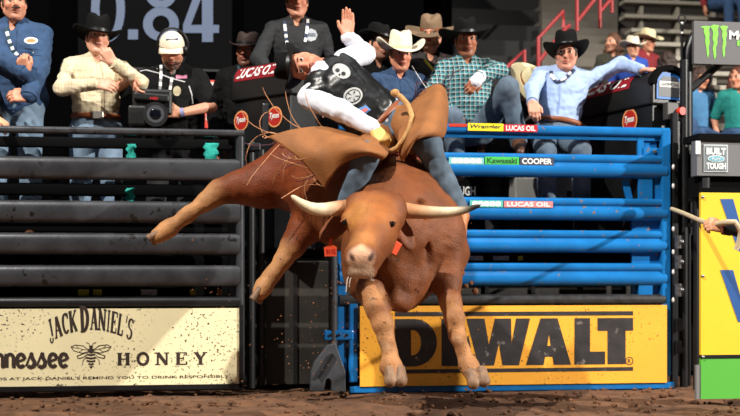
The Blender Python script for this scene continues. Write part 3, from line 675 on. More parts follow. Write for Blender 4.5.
# silver badge sign
YT = -.3
ts = empty('truck_sign', (gx(716, YT), YT, at(716, 172, YT).z), 'grey box sign with a silver square badge reading BUILT TOUGH', 'sign')
M_gp = mat('sign_grey', (104, 104, 106), .5)
plane_box('box', 697, 775, 141, 176, YT, M_gp, .1, ts)
plane_box('top_slab', 699, 775, 134, 141, YT - .02, M_matte, .3, ts); plane_box('end_tab', 696, 700.5, 141, 154, YT - .015, M_white, .01, ts)
plane_box('badge_rim', 704, 728, 144.5, 172, YT - .008, mat('badge_silver', (196, 202, 206), .4, .2), .006, ts)
plane_box('badge_field', 705.2, 726.8, 145.8, 170.6, YT - .012, mat('badge_field', (118, 128, 134), .4, .1), .006, ts)
def tpt(px, py): p = at(px, py, YT - .012); return p.x, p.z
for wd, y0, y1 in (('BUILT', 148, 154.5), ('TOUGH', 163, 169)):
    xa, za = tpt(706.3, y1); xb, zb = tpt(725.8, y0); text('lettering', wd, M_white, ts, (xa, YT - .012, za), xb - xa, zb - za, bold=.05, thick=.004)
c0 = tpt(716, 158.8); sp = tpt(717, 158.8)[0] - c0[0]
P = Pen(); P.disc(0, 0, 8.5 * sp, 3.3 * sp, 24); P.build('oval_rim', M_white, ts, (c0[0], YT - .012, c0[1]), thick=.004)
P = Pen(); P.disc(0, 0, 7.7 * sp, 2.7 * sp, 24); ov = P.build('oval', mat('oval_blue', (110, 170, 190), .4), ts, (c0[0], YT - .012, c0[1]), thick=.006)
text('lettering', 'Ford', M_white, ov, (c0[0] - 4.5 * sp, YT - .012, c0[1] - 1.6 * sp), 9 * sp, 3.2 * sp, shear=.3, thick=.008)
plane_box('lower_block', 699, 775, 176, 197, YT + .06, M_matte, .2, ts)
MB().tube([at(706, 188, -.33), at(706, 178, -.33)], .03, 8).build('clamp', M_rail, ts, smooth=True)
# yellow and green arena banner
YY = -1.22
yb = empty('arena_banner', (gx(720, YY), YY, 0.0), 'yellow and green arena banner with blue letter strokes at right edge', 'banner')
M_yel = mat('banner_yellow', (240, 198, 44), .5, var=.03); M_grn = mat('banner_green', (86, 176, 62), .5); M_nb = mat('banner_blue', (36, 84, 150), .5)
plane_box('yellow_sheet', 701, 768, 192.5, 355, YY, M_yel, .03, yb, ref=705)
plane_box('black_seam', 701, 768, 355, 358.5, YY - .004, M_black, .03, yb, ref=705)
plane_box('green_sheet', 701, 768, 358.5, 399, YY, M_grn, .03, yb, ref=705)
plane_box('grey_edge', 696.5, 701, 365, 399, YY + .005, mat('edge_grey', (120, 120, 120), .6), .03, yb, ref=700)
def ypt(px, py): p = at(px, py, YY); return p.x, p.z
for y0 in (199, 270):
    flat('letter_stroke', [[ypt(*p) for p in ((720, y0), (733, y0), (743, y0 + 36), (753, y0), (765, y0), (749, y0 + 52), (738, y0 + 52))]], M_nb, yb, (0, YY, 0), thick=.003)
for py in (197, 276, 357): MB().ball(at(703, py, YY - .005), .012, 8, 5).build('screw', M_chrome, yb, smooth=True)
# ------------------------------------------------------------------ solid modelling: blended distance fields -> one continuous mesh
def V3(p): return np.array([p[0], p[1], p[2]], dtype=np.float32)
class Sdf:
    def __init__(s, vox): s.h = vox; s.ops = []; s.paints = []
    def cap(s, a, b, ra, rb=None, k=.02, sub=False): s.ops.append(('cap', V3(a), V3(b), ra, ra if rb is None else rb, k, sub)); return s
    def chain(s, pts, rs, k=.02):
        for i in range(len(pts) - 1): s.cap(pts[i], pts[i + 1], rs[i], rs[i + 1], k)
        return s
    def ell(s, c, r, R=None, k=.02, sub=False):
        r = (r, r, r) if not isinstance(r, (list, tuple)) else r
        s.ops.append(('ell', V3(c), np.array(r, np.float32), np.array(R if R is not None else Matrix.Identity(3), dtype=np.float32), k, sub)); return s
    def cut(s, p, n, k=.004): s.ops.append(('cut', V3(p), V3(Vector(n).normalized()), k)); return s      # removes the side n points to
    def wrinkle(s, amp, freq, seed=0, only=None): s.ops.append(('wr', amp, freq, seed, only)); return s
    def paint(s, c, r0, r1, col, R=None): s.paints.append((V3(c), r0, r1, np.array(lin(col), np.float32), R)); return s
    def bounds(s):
        lo = np.full(3, 1e9); hi = np.full(3, -1e9)
        for o in s.ops:
            if o[0] == 'cap' and not o[6]:
                m = max(o[3], o[4]); lo = np.minimum(lo, np.minimum(o[1], o[2]) - m); hi = np.maximum(hi, np.maximum(o[1], o[2]) + m)
            elif o[0] == 'ell' and not o[5]:
                m = np.abs(o[3]) @ o[2]; lo = np.minimum(lo, o[1] - m); hi = np.maximum(hi, o[1] + m)
        return lo - 4 * s.h - .012, hi + 4 * s.h + .012
    def field(s):
        lo, hi = s.bounds(); h = s.h; n = np.ceil((hi - lo) / h).astype(int) + 1
        F = np.full(n, 1.0, np.float32); ax = [(lo[i] + h * np.arange(n[i])).astype(np.float32) for i in range(3)]
        def sub(blo, bhi):
            i0 = np.clip(np.floor((blo - lo) / h).astype(int), 0, n); i1 = np.clip(np.ceil((bhi - lo) / h).astype(int) + 1, 0, n)
            if (i1 <= i0).any(): return None
            sl = tuple(slice(a, b) for a, b in zip(i0, i1))
            return sl, ax[0][sl[0]][:, None, None], ax[1][sl[1]][None, :, None], ax[2][sl[2]][None, None, :]
        for o in s.ops:
            if o[0] == 'cap':
                _, a, b, ra, rb, k, sb = o; m = max(ra, rb) + k + 3 * h
                r = sub(np.minimum(a, b) - m, np.maximum(a, b) + m)
                if r is None: continue
                sl, X, Y, Z = r; d = b - a; dd = float(d @ d) + 1e-12
                t = np.clip(((X - a[0]) * d[0] + (Y - a[1]) * d[1] + (Z - a[2]) * d[2]) / dd, 0, 1)
                D = np.sqrt((X - a[0] - t * d[0]) ** 2 + (Y - a[1] - t * d[1]) ** 2 + (Z - a[2] - t * d[2]) ** 2) - (ra + (rb - ra) * t)
            elif o[0] == 'ell':
                _, c, rr, R, k, sb = o; m = np.abs(R) @ rr + k + 3 * h
                r = sub(c - m, c + m)
                if r is None: continue
                sl, X, Y, Z = r; x, y, z = X - c[0], Y - c[1], Z - c[2]
                q = [(R[0, i] * x + R[1, i] * y + R[2, i] * z) / rr[i] for i in range(3)]
                k0 = np.sqrt(q[0] ** 2 + q[1] ** 2 + q[2] ** 2); k1 = np.sqrt((q[0] / rr[0]) ** 2 + (q[1] / rr[1]) ** 2 + (q[2] / rr[2]) ** 2) + 1e-9
                D = np.where(k0 < 1e-4, -min(rr), k0 * (k0 - 1) / k1)
            elif o[0] == 'cut':
                _, p, nn, k = o; sl = (slice(None),) * 3
                D = -((ax[0][:, None, None] - p[0]) * nn[0] + (ax[1][None, :, None] - p[1]) * nn[1] + (ax[2][None, None, :] - p[2]) * nn[2]); sb = True
            else:
                _, amp, fr, seed, only = o
                band = np.abs(F) < amp * 2 + 2 * h; I = np.nonzero(band); rng = np.random.RandomState(seed)
                P = np.stack([ax[i][I[i]] for i in range(3)], 1); v = np.zeros(len(P), np.float32)
                for q_ in range(7):
                    d = rng.normal(size=3); d /= np.linalg.norm(d); f = fr * rng.uniform(.6, 1.7)
                    d2 = rng.normal(size=3); v += np.sin(P @ d * f + rng.uniform(0, 6) + 1.1 * np.sin(P @ d2 * fr * .5))
                v = v / 7 * amp * 1.8
                F[I] += v.astype(np.float32); continue
            f = F[sl]
            if sb: hh = np.clip(.5 - .5 * (f + D) / k, 0, 1); F[sl] = f + (-D - f) * hh + k * hh * (1 - hh)
            else: hh = np.clip(.5 + .5 * (D - f) / k, 0, 1); F[sl] = D + (f - D) * hh - k * hh * (1 - hh)
        return F, lo
    def mesh(s, name, m, parent=None, col=(128, 128, 128), smooth=True):
        F, lo = s.field(); h = s.h
        S = F < 0; nx, ny, nz = F.shape; cnt = np.zeros((nx - 1, ny - 1, nz - 1), np.int8)
        cor = [(i, j, k) for i in (0, 1) for j in (0, 1) for k in (0, 1)]
        for i, j, k in cor: cnt += S[i:nx - 1 + i, j:ny - 1 + j, k:nz - 1 + k]
        act = (cnt > 0) & (cnt < 8); I = np.nonzero(act); N = len(I[0])
        idx = np.full(act.shape, -1, np.int32); idx[I] = np.arange(N)
        vals = {c: F[I[0] + c[0], I[1] + c[1], I[2] + c[2]] for c in cor}
        acc = np.zeros((N, 3), np.float32); wgt = np.zeros(N, np.float32)
        for a in cor:
            for d in range(3):
                if a[d] == 0:
                    b = list(a); b[d] = 1; b = tuple(b); va, vb = vals[a], vals[b]; cr = (va < 0) != (vb < 0)
                    t = np.where(cr, va / np.where(cr, va - vb, 1), 0)
                    for e in range(3): acc[:, e] += np.where(cr, a[e] + (t if e == d else 0), 0)
                    wgt += cr
        P = (acc / wgt[:, None] + np.stack(I, 1)) * h + lo
        quads = []
        for d in range(3):
            e, g = [(1, 2), (2, 0), (0, 1)][d]; sl0 = [slice(None)] * 3; sl1 = [slice(None)] * 3; sl0[d] = slice(0, -1); sl1[d] = slice(1, None)
            A = S[tuple(sl0)]; B = S[tuple(sl1)]; ch = A != B; J = np.stack(np.nonzero(ch), 1)
            if not len(J): continue
            flip = B[tuple(J.T)]
            def cell(de, dg):
                q = J.copy(); q[:, e] += de; q[:, g] += dg; q = np.clip(q, 0, np.array(act.shape) - 1); return idx[tuple(q.T)]
            Q = np.stack([cell(-1, -1), cell(0, -1), cell(0, 0), cell(-1, 0)], 1)
            Q[flip] = Q[flip][:, ::-1]; quads.append(Q)
        Q = np.concatenate(quads); Q = Q[(Q >= 0).all(1)]
        me = bpy.data.meshes.new(name); me.vertices.add(N); me.vertices.foreach_set('co', P.astype(np.float32).ravel())
        me.loops.add(Q.size); me.loops.foreach_set('vertex_index', Q.ravel().astype(np.int32))
        me.polygons.add(len(Q)); me.polygons.foreach_set('loop_start', np.arange(0, Q.size, 4, dtype=np.int32))
        me.polygons.foreach_set('use_smooth', np.ones(len(Q), bool)); me.update(calc_edges=True)
        C = np.ones((N, 4), np.float32); C[:, :3] = lin(col)
        for c, r0, r1, cc, R in s.paints:
            q = P - c
            if R is not None: q = (q @ np.array(R[0], np.float32)) / np.array(R[1], np.float32)
            dist = np.sqrt((q ** 2).sum(1)); t = np.clip((r1 - dist) / max(r1 - r0, 1e-6), 0, 1); t = (t * t * (3 - 2 * t))[:, None]
            C[:, :3] = C[:, :3] * (1 - t) + cc * t
        at_ = me.attributes.new('Col', 'FLOAT_COLOR', 'POINT'); at_.data.foreach_set('color', C.ravel())
        me.materials.append(m); o = bpy.data.objects.new(name, me); COL.objects.link(o); setparent(o, parent); return o
def project(obj, px, py):
    """point and normal where the pixel's ray meets a built mesh"""
    bv = BVHS.get(obj.name)
    if bv is None:
        me = obj.data; M = wm(obj); bv = BVHTree.FromPolygons([M @ v.co for v in me.vertices], [tuple(p.vertices) for p in me.polygons]); BVHS[obj.name] = bv
    d = ray(px, py); loc, nor, _, _ = bv.ray_cast(CAM, d); return loc, nor
BVHS = {}
def decal(name, obj, px_poly, m, parent, off=.003, grid=5):
    """print that follows a built surface: polygon given as pixel rays on that surface"""
    xs = [p[0] for p in px_poly]; ys = [p[1] for p in px_poly]
    vs = []; cx, cy = sum(xs) / len(xs), sum(ys) / len(ys); rings = 4; n = len(px_poly)
    for r in range(rings + 1):
        for (a, b) in px_poly:
            loc, nor = project(obj, cx + (a - cx) * r / rings, cy + (b - cy) * r / rings)
            vs.append((loc - ray(a, b) * 1.0 * off) if loc else None)
    fs = [(r * n + i, r * n + (i + 1) % n, (r + 1) * n + (i + 1) % n, (r + 1) * n + i) for r in range(rings) for i in range(n)]
    fs = [f for f in fs if all(vs[i] is not None for i in f)]
    if not fs: return None
    vs = [v if v is not None else Vector((0, 0, 0)) for v in vs]
    used = sorted({i for f in fs for i in f}); mp = {u: i for i, u in enumerate(used)}
    return MB().add([vs[u] for u in used], [tuple(mp[i] for i in f) for f in fs]).build(name, m, parent)
def surf_tube(name, obj, path, r, m, parent, flatk=.35, off=.002, n=6):
    """strap lying on a built surface along a pixel path"""
    pts = []
    for i in range(len(path) - 1):
        for k in range(4):
            a = path[i][0] + (path[i + 1][0] - path[i][0]) * k / 4; b = path[i][1] + (path[i + 1][1] - path[i][1]) * k / 4
            l, nn = project(obj, a, b)
            if l: pts.append(l - ray(a, b) * off)
    l, nn = project(obj, *path[-1])
    if l: pts.append(l - ray(*path[-1]) * off)
    if len(pts) < 2: return None
    return MB().tube(pts, r, n).build(name, m, parent, smooth=True)

# ------------------------------------------------------------------ the bull
M_hide = mat('bull_hide', (150, 80, 38), .6, attr=True, var=.22, vscale=9, bump=.5, bscale=90, spec=.3, spots=((62, 40, 26), 26, .66))
M_horn = mat('horn', (220, 200, 165), .45, attr=True, var=.15, vscale=18)
M_hoof = mat('hoof', (132, 100, 74), .6, var=.3, vscale=25, bump=.3)
M_tag = mat('orange_tag', (236, 84, 44), .5)
bull = empty('bull', at(400, 416, -1.5) * 1 - Vector((0, 0, at(400, 416, -1.5).z)), 'reddish brown horned bull bucking with hind legs kicked out to the left', 'bull')
B = Sdf(.011)
a = at
# trunk
B.ell(a(403, 240, -1.55), (.325, .36, .39), k=.05)
B.ell(a(400, 203, -1.35), (.27, .42, .29), k=.12)
B.cap(a(400, 222, -1.35), a(345, 195, -.85), .365, .34, k=.12)
B.cap(a(345, 190, -.9), a(303, 176, -.58), .33, .27, k=.12)
B.ell(a(384, 178, -1.2), (.22, .3, .25), k=.12)
# neck, brisket
B.cap(a(382, 228, -1.97), a(398, 226, -1.60), .145, .30, k=.10)
B.ell(a(401, 283, -1.72), (.17, .18, .16), k=.1); B.cap(a(388, 262, -1.88), a(400, 292, -1.75), .07, .1, k=.08)
B.ell(a(446, 244, -1.62), (.115, .2, .27), k=.1); B.ell(a(362, 262, -1.6), (.13, .18, .24), k=.1)
# head
B.ell(a(375, 218, -2.12), (.172, .13, .14), k=.06); B.ell(a(376, 207, -2.08), (.15, .10, .075), k=.05)
B.cap(a(358, 207, -2.1), a(392, 208, -2.1), .075, .075, k=.05)
B.cap(a(374, 226, -2.18), a(363, 254, -2.40), .132, .092, k=.06)
B.cap(a(378, 242, -2.16), a(364, 268, -2.37), .092, .062, k=.05)
B.ell(a(361, 257, -2.44), (.094, .075, .074), k=.04); B.ell(a(351, 257, -2.46), (.036, .04, .05), k=.03); B.ell(a(371, 257, -2.46), (.036, .04, .05), k=.03)
B.cap(a(353, 271, -2.44), a(370, 272, -2.44), .038, .038, k=.03)
for px, py, r_ in ((393, 219, .05), (348, 218, .04)): B.ell(a(px, py, -2.15), (r_, .05, r_ * .8), k=.035)
for px in (353.5, 369.5):
    B.cap(a(px + (1.5 if px > 361 else -1.5), 258.5, -2.535), a(px + (3.6 if px > 361 else -3.6), 253, -2.525), .021, .016, k=.012, sub=True)
B.chain([a(348, 266, -2.52), a(361, 268.5, -2.53), a(374, 266.5, -2.52)], [.001, .001, .001], k=.001) if False else B.cap(a(347, 267, -2.525), a(375, 267.5, -2.525), .009, .009, k=.012, sub=True); B.cap(a(361, 259, -2.53), a(361, 265, -2.53), .005, .004, k=.008, sub=True)
# ears
def ear(b_, t_, wd, sg):
    b_, t_ = a(*b_), a(*t_); Zx = (t_ - b_).normalized(); Yx = Vector((.35 * sg, -1, .25)); Yx = (Yx - Zx * Yx.dot(Zx)).normalized(); Xx = Yx.cross(Zx); Rr = Rm_(Xx, Yx, Zx); c_ = (b_ + t_) / 2; L2 = (t_ - b_).length / 2
    B.cap(b_, c_, .03, .03, k=.02); B.ell(c_, (wd, .022, L2 * 1.08), Rr, k=.02); B.ell(c_ + Yx * .024, (wd * .62, .016, L2 * .75), Rr, k=.012, sub=True)
def Rm_(x, y, z): return Matrix((Vector(x), Vector(y), Vector(z))).transposed()
ear((350, 215, -2.07), (321, 240, -2.02), .062, -1)
ear((398, 219, -2.07), (412, 250, -2.06), .056, 1)
# front legs
B.chain([a(378, 268, -1.72), a(370, 292, -1.84), a(377, 309, -1.9), a(383, 324, -1.93), a(386, 338, -1.94), a(390, 353, -1.93), a(391.5, 366, -1.95), a(394, 376, -1.99)],
        [.15, .078, .062, .06, .046, .045, .062, .056], k=.03)
B.chain([a(445, 255, -1.66), a(447, 283, -1.78), a(451, 302, -1.86), a(455, 319, -1.9), a(457, 335, -1.91), a(464, 353, -1.9), a(469, 366, -1.93), a(475, 378, -1.99)],
        [.15, .086, .064, .06, .046, .039, .056, .052], k=.03)
# hind legs
B.chain([a(304, 170, -.62), a(262, 184, -.62), a(238, 187, -.64), a(219, 192, -.66), a(207, 201, -.67), a(188, 215, -.68), a(168, 229, -.69), a(158, 236, -.70)],
        [.27, .165, .105, .077, .058, .047, .055, .05], k=.05)
B.ell(a(222, 186, -.64), (.05, .05, .04), k=.04)
B.chain([a(325, 205, -.85), a(305, 228, -.86), a(293, 247, -.88), a(283, 260, -.89), a(273, 274, -.9), a(264, 287, -.91), a(260, 293, -.92)],
        [.2, .105, .076, .055, .046, .054, .05], k=.05)
# folds: neck creases, shoulder blade and elbow hollows
for (q0, q1, r_) in (((420, 205, -1.86), (428, 262, -1.88), .018), ((430, 255, -1.93), (418, 292, -1.9), .02), ((348, 262, -1.86), (358, 285, -1.95), .018), ((412, 262, -2.02), (404, 285, -1.98), .014), ((428, 290, -1.9), (436, 305, -1.9), .025)):
    B.cap(a(*q0), a(*q1), r_, r_ * .6, k=.05, sub=True)
B.cap(a(395, 300, -1.9), a(404, 304, -1.85), .05, .05, k=.05); B.wrinkle(.006, 16, 21); B.wrinkle(.0022, 70, 22)
# colouring of the coat; the darker rump is shade put into the colour
B.paint(a(300, 185, -.6), .3, .75, (112, 50, 20)); B.paint(a(400, 180, -1.3), .2, .5, (120, 66, 34))
B.paint(a(370, 216, -2.25), .08, .22, (164, 98, 48)); B.paint(a(362, 240, -2.42), .02, .13, (172, 112, 62))
B.paint(a(355, 213, -2.25), .04, .13, (176, 116, 58)); B.paint(a(384, 208, -2.2), .03, .10, (146, 84, 40)); B.paint(a(372, 232, -2.36), .01, .07, (150, 90, 46))
B.paint(a(361, 260, -2.52), .06, .095, (196, 152, 122)); B.paint(a(361, 274, -2.47), .05, .085, (200, 168, 140)); B.paint(a(361, 247, -2.5), .0, .035, (206, 164, 128))
for px in (353.5, 369.5): sg_ = 1 if px > 361 else -1; [B.paint(a(px + sg_ * dx, py_, -2.515), .008, .022, (64, 38, 30)) for dx, py_ in ((1.0, 259), (2.4, 256.5), (4.2, 254))]
for px, py, Y, r in ((372, 300, -1.88, .12), (382, 330, -1.94, .14), (390, 356, -1.94, .14), (394, 376, -1.98, .1), (449, 308, -1.88, .1), (456, 328, -1.9, .13), (464, 355, -1.9, .14), (473, 375, -1.97, .12)):
    B.paint(a(px, py, Y), r * .4, r * 1.1, (176, 124, 80))
for px, py, Y, r in ((214, 193, -.67, .11), (203, 203, -.67, .15), (185, 217, -.68, .17), (165, 232, -.69, .17), (288, 252, -.89, .11), (279, 266, -.9, .14), (270, 279, -.9, .15), (262, 291, -.91, .15)):
    B.paint(a(px, py, Y), r * .4, r * 1.1, (180, 128, 82))
B.paint(a(385, 346, -1.98), .01, .05, (216, 170, 128)); B.paint(a(457, 341, -1.96), .01, .05, (216, 170, 128))
B.paint(a(158, 236, -.7), .02, .05, (126, 76, 46))
for px, py in ((393, 224), (344.5, 222)): B.paint(a(px, py, -2.22), .012, .035, (196, 140, 96))
B.paint(a(329, 228, -2.08), .02, .10, (134, 74, 44)); B.paint(a(406, 236, -2.1), .02, .1, (140, 80, 48))
hide = B.mesh('body', M_hide, bull, (116, 64, 32))
# eyes
for px, py, Y in ((391.5, 224.5, -2.24), (345.5, 222.5, -2.23)):
    loc, nor = project(hide, px, py); c = (loc + nor * .004) if loc else a(px, py, Y)
    MB().ball(c, (.0165, .014, .0165), 14, 10).build('eye', mat('bull_eye', (14, 9, 8), .1), bull, smooth=True)
    m = MB(); m.tube([c + Vector((-.022, .004, .006)), c + Vector((-.012, -.006, .016)), c + Vector((.002, -.009, .020)), c + Vector((.014, -.004, .016)), c + Vector((.022, .006, .006))], .006, 6); m.build('eyelid', mat('lid_brown', (150, 90, 48), .6), bull, smooth=True)
# horns
def horn(pts, rs, cols):
    S = Sdf(.006); pts3 = [a(*p) for p in pts]
    fine = []; fr = []
    for i in range(len(pts3) - 1):
        for k in range(4):
            t = k / 4; p0 = pts3[max(i - 1, 0)]; p1 = pts3[i]; p2 = pts3[i + 1]; p3 = pts3[min(i + 2, len(pts3) - 1)]
            fine.append(.5 * ((2 * p1) + (p2 - p0) * t + (2 * p0 - 5 * p1 + 4 * p2 - p3) * t * t + (3 * p1 - p0 - 3 * p2 + p3) * t ** 3)); fr.append(rs[i] + (rs[i + 1] - rs[i]) * t)
    fine.append(pts3[-1]); fr.append(rs[-1]); S.chain(fine, fr, k=.01)
    for p, r0, r1, c in cols: S.paint(a(*p), r0, r1, c)
    return S.mesh('horn', M_horn, bull, (222, 204, 170))
horn([(352, 207, -2.08), (338, 208.5, -2.1), (318, 209.5, -2.13), (304, 205, -2.16), (292.5, 196.5, -2.18)], [.046, .042, .034, .026, .010],
     [((346, 208, -2.1), .03, .16, (172, 116, 76))])
horn([(397, 209, -2.08), (410, 211, -2.1), (430, 212.5, -2.13), (452, 212, -2.17), (466, 209.5, -2.2), (480, 205.5, -2.22)], [.046, .042, .035, .027, .019, .007],
     [((402, 210, -2.1), .06, .30, (180, 126, 84)), ((482, 206, -2.2), .06, .19, (30, 24, 20))])
# hooves: two claws each
def hoof(c1, c2, r, toe, upv=(0, .1, -1)):
    S = Sdf(.006)
    for c in (c1, c2):
        p = a(*c); S.cap(p - Vector(upv) * .055, p + Vector(toe), r * .80, r * .86, k=.010); S.ell(p + Vector(toe) * .7, (r * .9, r * .95, r * .95), k=.012)
    S.cut(a(*c1) + Vector(upv) * r * 1.0, upv)
    return S.mesh('hoof', M_hoof, bull, (120, 100, 84))
hoof((389.5, 379.5, -2.0), (400, 379, -2.0), .040, (0, -.04, -.006)); hoof((471, 382, -2.0), (481.5, 380, -2.0), .040, (.008, -.04, -.004))
hoof((152.5, 237, -.72), (154.5, 242, -.67), .031, (-.03, -.01, -.014), (-.8, 0, -.6)); hoof((255.5, 296, -.95), (260, 298, -.9), .031, (-.018, -.01, -.03), (-.5, 0, -.85))
for p in ((387, 370, -1.99), (397, 369, -1.98), (466, 371.5, -1.98), (474, 370, -1.97)):
    MB().ball(a(*p), (.014, .016, .018), 8, 6).build('dewclaw', M_hoof, bull, smooth=True)
# ear tags
p = a(330.5, 249, -2.06)
ou = [(-6, -7.6), (6, -7.2), (6.6, 2), (2.2, 4.5), (1.6, 11), (-.8, 11.4), (-2, 4.6), (-6.6, 1.6)]
k_ = 1 / 178; n = len(ou)
m = MB(); m.add([p + Vector((x * k_, 0, z * k_)) for x, z in ou] + [p + Vector((x * k_, .006, z * k_)) for x, z in ou], [tuple(range(n)), tuple(range(2 * n - 1, n - 1, -1))] + [(i, (i + 1) % n, n + (i + 1) % n, n + i) for i in range(n)])
tg = m.build('ear_tag', M_tag, bull); tg['label'] = 'orange numbered ear tag'
text('lettering', '8112', M_redp, tg, p + Vector((-4.6 * k_, 0, -5 * k_)), 9.5 * k_, 5 * k_, bold=.03, thick=.002)
p = a(396, 248, -2.12)
m = MB(); m.box(p, (.05, .008, .075), Matrix.Rotation(.5, 3, 'Y') @ Matrix.Rotation(.5, 3, 'Z'), bev=.003); m.build('ear_tag', M_tag, bull)
# whisker-like slobber strands
for x0, x1, y1 in ((350, 346, 292), (353, 349, 287), (370, 374, 280)):
    MB().tube([a(x0, 273, -2.45), a((x0 + x1) / 2 - 1, 280, -2.46), a(x1, y1, -2.44)], .0022, 5).build('slobber_strand', mat('slobber', (220, 210, 200), .2), bull, smooth=True)
# ------------------------------------------------------------------ people
M_skin = mat('skin', (205, 150, 120), .5, attr=True, var=.06, vscale=30, spec=.4)
M_eyew = mat('eye_white', (215, 205, 200), .3); M_iris = mat('eye_dark', (40, 28, 22), .2)
def Rm(x, y, z): return Matrix((Vector(x), Vector(y), Vector(z))).transposed()
def ik(S, T, l1, l2, pole):
    d = T - S; L_ = d.length; mx = (l1 + l2) * .995
    if L_ > mx: T = S + d * (mx / L_); d = T - S; L_ = mx
    a = (l1 * l1 - l2 * l2 + L_ * L_) / (2 * L_); h = math.sqrt(max(0, l1 * l1 - a * a)); u = d / L_
    p = Vector(pole); p = (p - u * p.dot(u)); p = p.normalized() if p.length > 1e-6 else Vector((0, 0, -1))
    return S + u * a + p * h, T
def add_hand(S, wrist, fd, pn, thumb, curl, s=1, inflate=0, thumb_in=.5):
    """palm and five fingers: fd along the fingers, pn the way the palm faces, thumb the side of the thumb"""
    f = Vector(fd).normalized(); n = Vector(pn); n = (n - f * n.dot(f)).normalized(); w = f.cross(n)
    if w.dot(Vector(thumb)) < 0: w = -w
    wrist = Vector(wrist); kn = []
    for j, (o, l) in enumerate(((.030, .088), (.010, .092), (-.011, .087), (-.030, .078))):
        b = wrist + (f * l + w * o) * s; kn.append(b)
        S.cap(wrist + w * (o * .7 * s) + f * .012 * s, b, (.016 + inflate) * s, (.0125 + inflate) * s, k=.012)
    lens = (.072, .080, .074, .058)
    for j, b in enumerate(kn):
        p = b; ang = 0; d = f; c = curl[j] if isinstance(curl, (list, tuple)) else curl
        for q, fr in enumerate((.45, .31, .24)):
            ang += c * (58, 62, 44)[q]; t = math.radians(ang); d = f * math.cos(t) + n * math.sin(t)
            e = p + d * lens[j] * fr * s; S.cap(p, e, (.0105 - .001 * q + inflate) * s, (.0098 - .001 * q + inflate) * s, k=.004); p = e
    b = wrist + (f * .022 + w * .026) * s; e = b + (f * .036 + w * .026 + n * .012 * thumb_in * 2) * s; g = e + (f * .030 + w * (.012 - .02 * thumb_in) + n * .02 * thumb_in) * s
    S.cap(b, e, (.015 + inflate) * s, (.0118 + inflate) * s, k=.010); S.cap(e, g, (.0115 + inflate) * s, (.0095 + inflate) * s, k=.004)
def euler_head(yaw, pitch, roll):
    # columns: left of the person, forward, up; neutral looks to -Y
    base = Rm((1, 0, 0), (0, -1, 0), (0, 0, 1))
    return Matrix.Rotation(math.radians(yaw), 3, 'Z') @ Matrix.Rotation(math.radians(roll), 3, 'Y') @ Matrix.Rotation(math.radians(pitch), 3, 'X').inverted() @ base
class Person: pass
